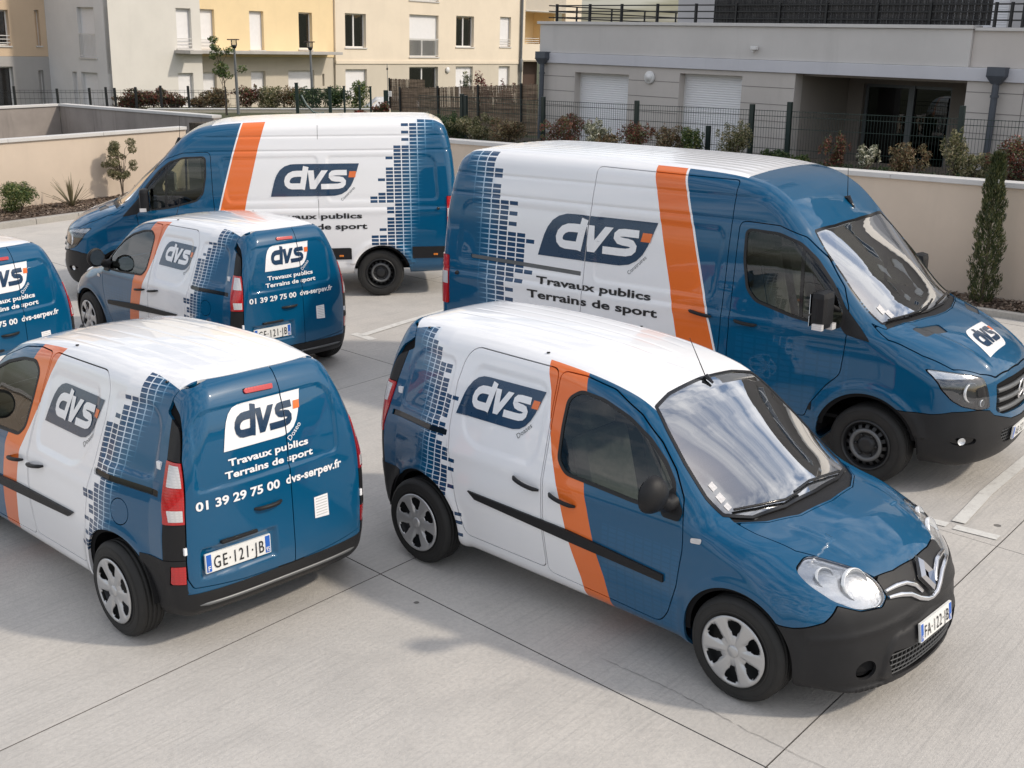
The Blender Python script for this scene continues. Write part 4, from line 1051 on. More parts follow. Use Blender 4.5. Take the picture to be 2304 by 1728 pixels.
# neighbour outside the frame on the right, seen only in reflections
b6=bgroot('neighbour_block',(22.0,25.4),-55,'tall grey-brown block standing outside the photo on the right','building')
NB=wall_mat('dark_render',(.20,.18,.165),.06,.06,.1)
facade(b6,-7.5,4.5,-1,17,[(-7+2.4*i,-5.8+2.4*i,z0,z0+1.4) for i in range(5) for z0 in(1,4,7,10,13)],NB)
for i in range(5):
    for z0 in(1,4,7,10,13): window(b6,-7+2.4*i,-5.8+2.4*i,z0,z0+1.4,'door' if (i+z0)%2 else 'shut',m=CURT)
k=MB();k.box(-7.5,4.5,.28,9,16.7,17);k.box(-7.4,4.4,.9,1,-1,16.7);k.box(4.3,4.5,.28,9,-1,16.7);k.box(-7.5,-7.3,.28,9,-1,16.7);k.build('roof',ROOFM,b6)
# ======================= small panel van =======================
def sd_rrect_poly(x,z,P,w):
    """0 outside .. 1 inside a polygon, over a border w"""
    return 1-sstep(sdpoly(x,z,P),-w,0)
def near(x,z,poly): return None
QP_S=roundpoly([(-3.02,1.12),(-2.98,1.45),(-2.86,1.545),(-2.47,1.545),(-2.47,1.10),(-2.93,1.09)],.09)
SP_S=roundpoly([(-2.26,1.545),(-1.66,1.535),(-1.585,1.46),(-1.575,1.08),(-1.63,.985),(-2.14,.985),(-2.29,1.06),(-2.345,1.22),(-2.32,1.47)],.08)
RP_S=roundpoly([(.60,1.04),(.56,1.46),(.47,1.545),(-.38,1.55),(-.47,1.46),(-.475,1.05)],.07)
PL_S=roundpoly([(.60,.485),(.59,.70),(.05,.70),(.05,.485)],.03)
_g=lambda P,x0,x1,z0,z1,w,h=.012:Grid2(lambda X_,Z_:sd_rrect_poly(X_,Z_,P,w),x0,x1,z0,z1,h)
GQ=_g(QP_S,-3.3,-2.2,.9,1.8,.034);GS=_g(SP_S,-2.6,-1.3,.8,1.8,.045);GR=_g(RP_S,-.8,.8,.8,1.8,.028);GP=_g(PL_S,-.2,.8,.3,.9,.03)
BP_S=roundpoly([(0,.19),(.40,.195),(.48,.25),(.455,.40),(.38,.505),(0,.53),(-.3,.53),(-.3,.19)],.04)
GB=_g(BP_S,-.2,1.0,.0,.8,.03)
def feat_small(x,y,z):
    ay=np.abs(y);f=np.zeros_like(x)
    sd=(ay>.35)
    f+=np.where(sd&(x<-2.3)&(x>-3.15),.010*GQ(x,z),0)
    f+=np.where(sd&(x>-2.55)&(x<-1.35)&(z<1.65),.010*GS(x,z),0)
    rr=sstep(-x,3.10,3.22)
    f+=rr*(.012*GR(y,z)+.020*GP(y,z))
    # roof ribs
    rb=0
    for c in(0,.16,.32,.44): rb=rb+np.exp(-((ay-c)/.012)**2)
    f-= -.002*rb*sstep(z,1.5,1.6)*sstep(-x,1.15,1.35)*(1-sstep(-x,2.85,3.0))
    # lower body crease and wheel-arch flares
    for cx,cz,Rr in((-.01,.325,.365),(-2.665,.34,.375)):
        d=np.hypot(x-cx,z-cz);f-=np.where(sd,.016*np.exp(-((d-Rr-.01)/.05)**2),0)
    f-=np.where(sd,.006*np.exp(-((z-.93)/.05)**2)*(x>-2.4)*(x<.3),0)
    fr_=sstep(x,.30,.50)
    f-=fr_*.016*GB(ay,z)
    f-=.007*np.exp(-((ay-(.47-.22*(x-.05)))/.035)**2)*sstep(x,.02,.15)*sstep(z,.84,.90)*(1-sstep(x,.50,.6))
    f-=fr_*.010*np.exp(-((z-.60+.10*ay)/.022)**2)*(ay<.8)
    return f
SMALL['feat']=feat_small
def wheel_small(parent,x,side,steer=0):
    """tyre with grooves and a six-spoke cover"""
    Rw,w=.316,.19
    M=Matrix.Translation((x,side*.865,.316))@Matrix.Rotation(R(steer),4,'Z')@Matrix.Rotation(-side*math.pi/2,4,'X')   # local z points outwards
    k=MB();prof=[(.205,-.012),(.225,-.002),(.255,.0),(.285,-.004),(.303,-.016),(.313,-.032)]
    for g in(-.055,-.085,-.115,-.145): prof+=[(.316,g+.014),(.316,g+.004),(.308,g+.003),(.308,g-.003),(.316,g-.004)]
    prof+=[(.313,-w+.03),(.30,-w+.012),(.25,-w),(.20,-w)]
    k.lathe(prof,48,M)
    k.lathe([(.228,.0005),(.231,.0025),(.236,.0025),(.239,.0005)],48,M);k.lathe([(.278,-.003),(.281,-.0005),(.285,-.0025)],48,M)
    t=k.build('wheel',MM['tyre'],parent)
    k=MB();k.lathe([(.212,-.02),(.20,-.045),(.19,-.085),(.05,-.10),(0.001,-.10)],40,M);k.build('rim',MM['steel'],t)
    # cover: polar grid with six windows
    nr,na=20,264;V=[];idx={};F=[]
    def h(r,a):
        ph=(a/(2*math.pi)*6)%1;sp=abs(ph-.5)*2      # 0 middle of window, 1 middle of spoke
        z=.004-.018*sstep(np.array(r),.19,.208)*0
        z=.002+.012*math.sin(min(1,(r/.2))*math.pi*.55)-.020*(1-float(sstep(np.array(r),.03,.09)))*0
        z+= -.012*float(sstep(np.array(r),.05,.10))*(1-float(sstep(np.array(sp),.30,.75)))*(1-float(sstep(np.array(r),.185,.2)))
        if r>.2: z-=.35*(r-.2)
        return z-.006
    rs=np.concatenate([np.linspace(.001,.075,5),np.linspace(.085,.212,nr-5)])
    for i,r in enumerate(rs):
        for j in range(na):
            a=2*math.pi*j/na;V.append(M@Vector((r*math.cos(a),r*math.sin(a),h(r,a))))
    for i in range(nr-1):
        rm=(rs[i]+rs[i+1])/2
        for j in range(na):
            ph=((j+.5)/na*6)%1;sp=abs(ph-.5)*2
            lim=.30+.26*float(sstep(np.array(rm),.09,.16))
            hole=.092<rm<.192 and sp<lim*(1-.5*float(sstep(np.array(rm),.175,.192)))
            if not hole: F.append((i*na+j,i*na+(j+1)%na,(i+1)*na+(j+1)%na,(i+1)*na+j))
    k=MB();k.add(V,F,True);o=k.build('hubcap',MM['cover'],t)
    so=o.modifiers.new('thick','SOLIDIFY');so.thickness=.006;so.offset=-1
    k=MB()
    for j in range(6):
        a=2*math.pi*(j+.0)/6;P_=M@Matrix.Rotation(a,4,'Z')
        if j in (0,1,2,3,4,5): k.box(.066,.088,-.006,.006,.0,.0075,P_)
    k.build('wheel_bolt',MM['gloss'],t);k=MB();k.lathe([(.001,.0155),(.030,.0145),(.036,.010),(.038,.004)],24,M);k.build('centre_cap',MM['cover'],t)
    return t
def handle(body,parent,x0,x1,z0,z1,side,m,th=.014,name='door_handle'):
    n=9;k=MB();pts=[]
    for i in range(n):
        t=i/(n-1);x=x0+(x1-x0)*t;z=z0+(z1-z0)*t
        p,nn=onside(body,x,z,side,.004+.034*math.sin(math.pi*t)**.5);pts.append(p)
    k.tube(pts,[th*.55]+[th]*(n-2)+[th*.55],8);o=k.build(name,m,parent)
    # recessed cup behind the grip
    k=MB();xm=x0+(x1-x0)*.5;V=[];F=[];nn=20
    for i in range(nn):
        a=2*math.pi*i/nn;p,_=onside(body,xm+.055*math.cos(a),(z0+z1)/2+.028+.03*math.sin(a),side,.0015);V.append(p)
    k.add(V,[tuple(range(nn)) if side<0 else tuple(range(nn))[::-1]]);return o
def side_strip(body,parent,pts_top,pts_bot,side,m,name,off=.016):
    V=[];n=len(pts_top)
    xs=[]
    for a,b in zip(pts_top,pts_bot):
        p,nn=onside(body,a[0],a[1],side,0);q,mm=onside(body,b[0],b[1],side,0);V+=[p-nn*.004,p+nn*off,q+mm*off,q-mm*.004]
    F=[]
    for i in range(n-1):
        for k in range(3): F.append((4*i+k,4*i+k+1,4*i+4+k+1,4*i+4+k))
    F+=[(0,1,2,3),(4*n-1,4*n-2,4*n-3,4*n-4)]
    return mesh_obj(name,V,F,m,parent)
def lerp_line(pts,n):
    pts=np.array(pts,float);x=np.linspace(pts[0,0],pts[-1,0],n);o=np.argsort(pts[:,0]);return [(a,float(np.interp(a,pts[o,0],pts[o,1]))) for a in x]
def seats(parent,xs,y,z,w,h,m):
    for yy in y:
        k=MB();Mx=Matrix.Translation((xs,yy,z))
        k.box(-.10,.40,-w/2,w/2,-.12,.05,Mx,bev=.04)
        Mb=Mx@Matrix.Translation((-.10,0,.0))@Matrix.Rotation(R(-14),4,'Y')
        k.box(-.10,.04,-w/2,w/2,0,h,Mb,bev=.05);k.box(-.07,.03,-.13,.13,h+.02,h+.20,Mb,bev=.035);k.build('seat',m,parent)
def steering(parent,c,r,tilt,m):
    k=MB();M=Matrix.Translation(c)@Matrix.Rotation(R(tilt),4,'Y')
    k.tube([M@Vector((0,r*math.cos(a),r*math.sin(a))) for a in np.linspace(0,2*math.pi,25)],.014,6)
    for a in(90,210,330): k.tube([M@Vector((0,0,0)),M@Vector((0,r*math.cos(R(a)),r*math.sin(R(a))))],.016,5)
    k.lathe([(.001,.03),(.06,.025),(.065,0)],16,M@Matrix.Rotation(math.pi/2,4,'Y')@Matrix.Rotation(math.pi,4,'X'));k.build('steering_wheel',m,parent)
def arch_liner(parent,x,z,Rr,yin,yout,side,m=None):
    k=MB();V=[];F=[];n=22
    for i in range(n+1):
        a=R(-2+184*i/n)
        for y in(yout,yin): V.append((x+Rr*math.cos(a),side*y,z+Rr*math.sin(a)))
    for i in range(n): F.append((2*i,2*i+1,2*i+3,2*i+2))
    F.append(tuple(2*i+1 for i in range(n+1)));k.add(V,F);return k.build('wheel_housing',m or MM['lining'],parent)
def wiper(parent,pts,m):
    k=MB();k.tube(pts,.009,5);k.build('wiper',m,parent)
def build_small():
    root=empty('small_panel_van');b=Body(SMALL)
    C_=Cutter(b,.0165,root);P=LIV_S
    for cx,cz,Rr in((-.01,.325,.362),(-2.665,.34,.372)):
        C_.hole(lambda p,cx=cx,cz=cz,Rr=Rr:np.maximum(np.hypot(p[:,0]-cx,p[:,2]-cz)-Rr,.42-np.abs(p[:,1])))
    # glass
    ws=[(-.885,0),(-.87,.35),(-.835,.525),(-.72,.575),(-.54,.63),(-.36,.662),(-.245,.655),(-.13,.54),(-.06,.31),(-.04,0)]
    g_ws=topg([(a,v) for a,v in ws]+[(-.04,-.2),(-.885,-.2)],.90)
    C_.take('windscreen_seal',lambda p:np.maximum(g_ws(p)-.020,-(g_ws(p)+.001)) ,MM['gloss'],0,.003,.012)
    C_.take('windscreen',lambda p:g_ws(p),MM['wind'],.0005,-.002,0)
    cow=[(-.06,0),(-.06,.31),(-.13,.54),(-.225,.648),(-.17,.655),(-.05,.515),(.045,.31),(.075,0),(.075,-.2),(-.06,-.2)]
    C_.take('scuttle',topg(cow,.80),MM['black'],.001,-.012,.02)
    win=[(-1.355,1.515),(-1.17,1.498),(-.95,1.437),(-.78,1.355),(-.64,1.25),(-.545,1.15),(-.515,1.06),(-.56,1.005),(-.80,1.005),(-1.33,1.035),(-1.405,1.10),(-1.43,1.30),(-1.435,1.46)]
    WR=roundpoly(win,.035)
    dr=[(-1.555,1.615),(-1.36,1.612),(-1.12,1.575),(-.88,1.478),(-.70,1.355),(-.56,1.225),(-.455,1.09),(-.405,.93),(-.40,.80),(-.43,.57),(-.50,.36),(-.56,.275),(-1.46,.315),(-1.49,.72),(-1.515,1.10),(-1.535,1.32)]
    sl=[(-1.575,1.62),(-1.55,1.32),(-1.53,1.10),(-1.505,.72),(-1.475,.335),(-2.22,.345),(-2.30,.60),(-2.36,.86),(-2.41,1.09),(-2.43,1.38),(-2.405,1.55),(-2.33,1.635)]
    for s in(-1,1):
        gw=lambda p,s=s:np.maximum(sdpoly(p[:,0],p[:,2],WR),.3-s*p[:,1])
        C_.take('window_seal',lambda p:np.maximum(gw(p)-.020,-(gw(p)+.001)),MM['rubber'],0,.002,.012)
        C_.take('window',gw,MM['side'],.0005,-.004,0)
        d=C_.take('door',sideg(dr,s,[.05,.02,.02,.02,.02,.02,.02,.02,.02,.02,.03,.06,.05,.02,.02,.02]),P,.0035)
        C_.take('sliding_door',sideg(sl,s,[.06,.02,.02,.02,.05,.05,.02,.02,.02,.02,.06,.08]),P,.0035)
        C_.take('door_rail',sideg([(-3.075,1.058),(-2.425,1.062),(-2.425,1.022),(-3.08,1.018)],s),MM['gloss'],.0,-.012,.012)
        if s==1:
            C_.take('fuel_flap',lambda p:np.maximum(np.hypot((p[:,0]+2.735)/1.0,(p[:,2]-.855)/1.02)-.082,.3-p[:,1]),P,.003)
    hood=[(.09,0),(.06,.31),(-.035,.515),(-.16,.652),(-.02,.645),(.20,.605),(.37,.50),(.50,.415),(.565,.37),(.60,.22),(.615,0),(.615,-.2),(.09,-.2)]
    C_.take('bonnet',topg(hood,.70),P,.003)
    hl=[(.60,.893),(.55,.892),(.48,.868),(.405,.828),(.372,.765),(.38,.70),(.435,.665),(.56,.668),(.665,.725),(.715,.795),(.70,.85)]
    gh=frontg(hl,.10,2,.03)
    for s in(-1,1):
        gs=lambda p,s=s:np.maximum(gh(p),-s*p[:,1])
        C0=(C_.V,C_.T)
        V,T=clip(C_.V,C_.T,lambda p:gs(p)+.003)
        l=C_.take('headlight',gs,MM['lens'],.002,.003,.004)
        r=panel('reflector',b,V,T,MM['reflS'],l,-.017,.02)
        # bright bowls inside the lamp
        k=MB()
        for (yy,zz,rr,xo) in((.49,.765,.085,.05),(.60,.80,.055,.07)):
            q=np.array([[1.2,s*yy,zz]]);t=0
            for _ in range(60): t+=float(b.f(q-np.array([[t,0,0]]))[0])*.7
            c=Vector((1.2-t-xo,s*yy,zz));N_=Vector(b.grad(np.array([[1.2-t,s*yy,zz]]))[0]);N_=(N_+Vector((1.2,s*.15,.2))).normalized()
            Mq=Matrix.Translation(c)@N_.to_track_quat('Z','Y').to_matrix().to_4x4()
            k.lathe([(rr,.03),(rr*.92,.012),(rr*.6,-.012),(rr*.3,-.022),(.002,-.02)],24,Mq);k.lathe([(rr*.28,-.02),(rr*.25,.005),(.002,.012)],16,Mq)
            k.lathe([(rr*1.02,.032),(rr*1.09,.03),(rr*1.1,.01)],24,Mq)
        k.build('lamp_bowl',MM['refl'],l)
    # front bumper with low grille
    bp_=[(0,.815),(.18,.812),(.33,.80),(.372,.78),(.372,.70),(.43,.66),(.56,.662),(.66,.70),(.74,.62),(.83,.575),(1.0,.57),(1.0,0),(0,0),(-.2,0),(-.2,.815)]
    gb=frontg(bp_,.13,2)
    gl=frontg([(0,.395),(.22,.39),(.40,.405),(.43,.36),(.37,.235),(0,.215),(-.1,.215),(-.1,.395)],.2,2,.02)
    C_.take('low_grille',gl,MM['lining'],.001,-.03,.03)
    gf=lambda p:np.maximum(np.hypot(np.abs(p[:,1])-.555,p[:,2]-.325)-.058,.2-p[:,0])
    for s in(-1,1): C_.take('fog_recess',lambda p,s=s:np.maximum(gf(p),-s*p[:,1]),MM['lining'],.001,-.03,.03)
    fb=C_.take('front_bumper',gb,MM['bumper'],.003,.004)
    # grille bars over the low opening
    k=MB()
    for zz in np.linspace(.245,.375,5):
        pts=[]
        for yy in np.linspace(-.40,.40,17):
            q=np.array([[1.2,yy,zz]]);t=0
            for _ in range(60): t+=float(b.f(q-np.array([[t,0,0]]))[0])*.7
            pts.append(Vector((1.2-t-.012,yy,zz)))
        k.tube(pts,.006,4)
    for yy in np.linspace(-.38,.38,21):
        pts=[]
        for zz in(.235,.30,.38):
            q=np.array([[1.2,yy,zz]]);t=0
            for _ in range(60): t+=float(b.f(q-np.array([[t,0,0]]))[0])*.7
            pts.append(Vector((1.2-t-.014,yy,zz)))
        k.tube(pts,.005,4)
    k.build('grille_mesh',MM['grille'],fb,kind='stuff')
    def fx(y,z,off=0):
        q=np.array([[1.2,y,z]]);t=0
        for _ in range(60): t+=float(b.f(q-np.array([[t,0,0]]))[0])*.7
        n=b.grad(q-np.array([[t,0,0]]))[0];return Vector((1.2-t,y,z))+Vector(n)*off
    # chrome wings and lozenge badge
    for s in(-1,1):
        k=MB()
        for pts,w in (([(.37,.725),(.28,.732),(.20,.728),(.13,.70),(.085,.655)],.016),([(.37,.695),(.28,.690),(.20,.672),(.13,.632),(.06,.605),(.0,.60)],.017)):
            k.tube([fx(s*y,z,.012) for y,z in pts],[w*.7]+[w]*(len(pts)-2)+[w*.8],6)
        k.build('chrome_trim',MM['chrome'],fb)
    k=MB();c=fx(0,.715,.028);n=(fx(0,.715,.06)-fx(0,.715,0)).normalized();Mq=Matrix.Translation(c)@Matrix(((n.x,0,-n.z,0),(0,1,0,0),(n.z,0,n.x,0),(0,0,0,1)))
    o_=[(0,.10),(.062,0),(0,-.10),(-.062,0)];i_=[(0,.042),(.024,0),(0,-.042),(-.024,0)]
    V=[Mq@Vector((.0,a,c_)) for a,c_ in o_]+[Mq@Vector((.022,a*.75,c_*.75)) for a,c_ in o_]+[Mq@Vector((.0,a,c_)) for a,c_ in i_]+[Mq@Vector((-.02,a,c_)) for a,c_ in o_]
    F=[]
    for i in range(4): j=(i+1)%4;F+=[(i,j,4+j,4+i),(4+i,4+j,8+j,8+i),(12+i,12+j,j,i)]
    k.add(V,F);k.build('badge',MM['chrome'],fb);k=MB();V=[Mq@Vector((-.012,a*1.35,c_*1.25)) for a,c_ in o_];k.add(V,[(0,1,2,3)]);k.build('badge_back',MM['gloss'],fb)
    plate_art(b,root,'front',-.205+.0,.20,.405,.515,'FA·122·JB',MM,.03)
    # ---- rear ----
    xo=[(1.75,-3.06),(1.60,-3.055),(1.48,-3.05),(1.24,-3.098),(1.05,-3.125),(.91,-3.155),(.65,-3.14),(.3,-3.13)]
    door=[(.0,1.72),(.2,1.71),(.4,1.68),(.525,1.625),(.575,1.45),(.625,1.26),(.655,.95),(.668,.62),(.665,.51),(.635,.445),(.30,.415),(0,.405)]
    DL=roundpoly([(-.078,1.80)]+door[1:3]+[(.525,1.63)]+door[4:-1]+[(-.078,.405)],.012);DLm=roundpoly([(.072,1.80)]+door[1:3]+[(.525,1.63)]+door[4:-1]+[(.072,.405)],.012)
    xc=lambda p:p[:,0]+3.02-.035*sstep(p[:,2],1.55,1.7)*0
    roofx=lambda p:np.where(p[:,2]>1.50,p[:,0]+3.128-.72*np.abs(p[:,1])**3,p[:,0]+2.95)
    gbr=lambda p:np.maximum(sdpoly(p[:,1],p[:,2],roundpoly([(.175,1.606),(.17,1.576),(-.03,1.570),(-.035,1.60)],.008)),p[:,0]+3.0)
    C_.take('brake_light',gbr,MM['red'],.001,.012,.02)
    gL=lambda p:np.maximum(sdpoly(p[:,1],p[:,2],DL),roofx(p));gR=lambda p:np.maximum(sdpoly(-p[:,1],p[:,2],DLm),roofx(p))
    rdl=C_.take('rear_door',gL,P,.0035);rdr=C_.take('rear_door',gR,P,.0035)
    xz=lambda z:np.interp(z,[a for a,_ in xo][::-1],[c for _,c in xo][::-1])
    yi=lambda z:np.interp(z,[.4,.62,.95,1.26,1.45,1.60,1.66],[.668,.668,.655,.625,.575,.525,.49])
    for s in(-1,1):
        base=lambda p,s=s:np.maximum(np.maximum(p[:,0]-xz(p[:,2]),yi(p[:,2])-s*p[:,1]),np.maximum(.44-p[:,2],p[:,2]-1.645))
        V,T=clip(C_.V,C_.T,lambda p:np.maximum(base(p),np.maximum(.875-p[:,2]+.35*(xz(p[:,2])-p[:,0])*0,p[:,2]-1.245))+.002)
        tl=C_.take('tail_light',lambda p:np.maximum(base(p),np.maximum(.875-p[:,2],p[:,2]-1.245)),MM['red'],.002,.008,.02)
        for za,zb_ in((1.10,1.225),(.895,.965)):
            V,T=clip(C_.fullV,C_.fullT,lambda p:np.maximum(np.maximum(base(p)+.008,np.maximum(za-p[:,2],p[:,2]-zb_)),p[:,0]-(xz(p[:,2])-.035)))
            V,T=clip(V,T,lambda p:yi(p[:,2])+.012-s*p[:,1]);panel('tail_light_lens',b,V,T,MM['clearlamp'],tl,.0095,.003)
        gfo=lambda p,s=s:np.maximum(np.maximum(np.abs(s*p[:,1]-.705)-.035,np.abs(p[:,2]-.54)-.062),p[:,0]+2.9)
        C_.take('fog_light',gfo,MM['red'],.002,.004,.02)
        C_.take('corner_trim',lambda p:np.maximum(base(p),1.2-p[:,2]),MM['black'],.002,.002,.02)
        C_.take('corner_trim',lambda p:np.maximum(base(p),np.maximum(.64-p[:,2],p[:,2]-1.0)),MM['black'],.002,.002,.02)
    zb=lambda p:np.where(np.abs(p[:,1])>.668,.64,np.where(p[:,0]<-3.1,.405,.56))
    rbp=C_.take('rear_bumper',lambda p:np.maximum(p[:,0]+2.93,p[:,2]-zb(p)),MM['bumper'],.0,.006,.03)
    body=panel('body',b,*drop_crumbs(C_.V,C_.T),P,root,0,.02)
    # inner lining, seen through glass and gaps
    V,T=clip(C_.fullV,C_.fullT,lambda p:-(g_ws(p)))
    for s in(-1,1): V,T=clip(V,T,lambda p,s=s:-np.maximum(sdpoly(p[:,0],p[:,2],WR),.3-s*p[:,1]))
    V,T=clip(V,T,lambda p:p[:,2]*-1+.30)
    for cx,cz,Rr in((-.01,.325,.33),(-2.665,.34,.34)):
        V,T=clip(V,T,lambda p,cx=cx,cz=cz,Rr=Rr:-np.maximum(np.hypot(p[:,0]-cx,p[:,2]-cz)-Rr,.42-np.abs(p[:,1])))
    panel('lining',b,V,T,MM['lining'],body,-.024,0)
    G=C_.gaps
    gd=[(g,.0035) for g,gap in G if gap==.0035]
    # lining floor and bulkhead, seats, dash
    k=MB();k.box(-3.1,.5,-.7,.7,.30,.33);k.box(-1.72,-1.70,-.60,.60,.33,1.52);k.build('cabin_floor',MM['lining'],body)
    seats(root,-1.15,(-.36,.36),.62,.46,.60,MM['seat'])
    k=MB();k.box(-.62,.0,-.62,.62,.62,.98,bev=.06);k.box(-.42,-.1,-.55,.55,.93,1.005,bev=.03);k.build('dashboard',MM['dash'],root)
    steering(root,(-.72,.36,.98),.18,-25,MM['dash'])
    for s in(-1,1):
        for cx,cz,Rr in((-.01,.325,.375),(-2.665,.34,.385)): arch_liner(body,cx,cz,Rr,.42,.80,s)
        wheel_small(root,0,s,-2);wheel_small(root,-2.68,s)
        handle(b,root,-1.44,-1.22,.872,.842,s,MM['black']);handle(b,root,-1.755,-1.53,.905,.868,s,MM['black'])
        n=14;side_strip(b,root,lerp_line([(-2.17,.695),(-2.05,.692),(-1.27,.672),(-.52,.612)],n),lerp_line([(-2.10,.650),(-1.9,.638),(-1.2,.595),(-.52,.565)],n),s,MM['black'],'side_moulding')
        # mirror
        k=MB();Mm=Matrix.Translation((-.545,s*.955,1.15))@Matrix.Rotation(R(6*s),4,'Z')
        bm=bmesh.new();bmesh.ops.create_uvsphere(bm,u_segments=20,v_segments=12,radius=1)
        V=[]
        for v in bm.verts:
            c=v.co;xx=c.x*.085*(1.0 if c.x>0 else .25);V.append(Mm@Vector((xx,c.y*.115*(1-.1*c.z),c.z*.115*(1 if abs(c.z)<.9 else 1))))
        F=[[v.index for v in f.verts] for f in bm.faces];bm.free();k.add(V,F,True)
        a,na=onside(b,-.52,1.06,s,-.01);k.tube([a,a+Vector((0.0,s*.06,.0)),Vector((-.53,s*.90,1.10))],[.055,.05,.045],8)
        mo=k.build('door_mirror',MM['black'],root)
        k=MB();V=[Mm@Vector((-.0225,.093*math.cos(t),.093*math.sin(t))) for t in np.linspace(0,2*math.pi,20,endpoint=False)];k.add(V,[tuple(range(20))]);k.build('mirror_glass',MM['mirror'],mo)
        # mirror triangle + side repeater
        decal('mirror_base',b,*polyfill(roundpoly([(-.60,1.03),(-.535,1.14),(-.43,1.02),(-.44,.965),(-.56,.965)],.02)),MM['black'],root,'side',s,.010,.05)
        decal('side_repeater',b,*polyfill(roundpoly([(-.345,.870),(-.345,.900),(-.275,.908),(-.275,.878)],.012)),MM['clearlamp'],root,'side',s,.006)
        # side artwork
        place_logo(b,root,'side',s,*((-2.375,-1.64) if s<0 else (-1.655,-2.375)),1.185,1.462,MM['navy'],MM['white'],MM['orange'],small='Doases',ssz=.12,msmall=MM['ring'])
    # rear artwork, reader sees +y on the left
    place_logo(b,root,'rear',1,.375,-.225,1.265,1.530,MM['white'],MM['navy'],MM['orange'],gaps=[(gL,.0035)],small='Doseo',ssz=.13,msmall=MM['white'])
    for t_,y0,y1,z,h in(('Travaux publics',.355,-.235,1.170,.043),('Terrains de sport',.385,-.265,1.094,.044),('01 39 29 75 00',.595,.010,.945,.055),('dvs-serpev.fr',-.038,-.485,.952,.055)):
        V,T=fit_text(t_,y0,y1,z,h,.030);decal('lettering',b,V,T,MM['white'],root,'rear',1,.005,.04,[(gL,.0035)])
    V,T=polyfill([(-.245,.655),(-.36,.645),(-.355,.80),(-.245,.80)]);st=decal('sticker',b,V,T,MM['white'],root,'rear',1,.003)
    for i in range(7):
        zz=.668+i*.019;V,T=polyfill([(-.257,zz),(-.347,zz-.001),(-.347,zz+.005),(-.257,zz+.006)]);decal('sticker_line',b,V,T,MM['steel'] if False else MM['refl'],st,'rear',1,.0045)
    # rear handle, plate and lamp bar, hinges
    k=MB();pts=[Vector((-3.302-.03*math.sin(math.pi*t)**.5,.205-.20*t,.853)) for t in np.linspace(0,1,8)];k.tube(pts,[.009]+[.014]*6+[.009],8);k.build('door_handle',MM['black'],root)
    plate_art(b,root,'rear',.565,.105,.530,.655,'GE·121·JB',MM,.016)
    k=MB();k.box(-3.322,-3.27,.20,.46,.700,.722,bev=.008);k.build('plate_lamp',MM['black'],root)
    for s in(-1,1):
        for zz in(1.20,.70):
            k=MB();q=np.array([[-3.9,s*.672,zz]]);t=0
            for _ in range(60): t+=float(b.f(q+np.array([[t,0,0]]))[0])*.7
            k.box(-3.9+t-.012,-3.9+t+.03,s*.672-.010,s*.672+.010,zz-.024,zz+.024,bev=.004);k.build('hinge',MM['white'],root)
    # silver lip under the rear bumper
    k=MB();pts=[]
    for yy in np.linspace(-.60,.60,25):
        q=np.array([[-3.9,yy,.315]]);t=0
        for _ in range(80): t+=float(b.f(q+np.array([[t,0,0]]))[0])*.7
        pts.append(Vector((-3.9+t-.004,yy,.315)))
    k.tube(pts,[.004]+[.013]*23+[.004],6);k.build('bumper_lip',MM['ring'],rbp)
    # wipers, antenna, stickers, roof plugs
    for pts in ([(-.22,-.60),(-.15,-.46),(-.075,-.27),(-.07,-.12)],[(-.085,-.16),(-.10,.04),(-.09,.22),(-.09,.40)]):
        wiper(root,[ontop(b,x,y,.016)[0] for x,y in pts],MM['gloss'])
    a,_=ontop(b,-.87,.04,0);k=MB();k.tube([a-Vector((.04,0,.006)),a+Vector((0,0,.022)),a+Vector((.05,0,-.012))],[.010,.018,.008],8);k.tube([a+Vector((-.01,0,.02)),a+Vector((-.145,0,.25))],[.004,.0022],5);k.build('antenna',MM['gloss'],root)
    for x,y,w in((-.375,-.590,.020),(-.310,-.600,.022),(-.255,-.605,.018)):
        V,T=polyfill([(x-w,y-w),(x+w,y-w),(x+w,y+w),(x-w,y+w)]);decal('windscreen_sticker',b,V*1.0,T,MM['clearlamp'],root,'top',1,.001)
    for x in(-1.75,-2.9):
        for s in(-1,1):
            p,n=ontop(b,x,s*.50,.001);k=MB();k.lathe([(.013,0),(.011,.006),(.001,.008)],10,Matrix.Translation(p));k.build('roof_plug',MM['gloss'],root)
    return root
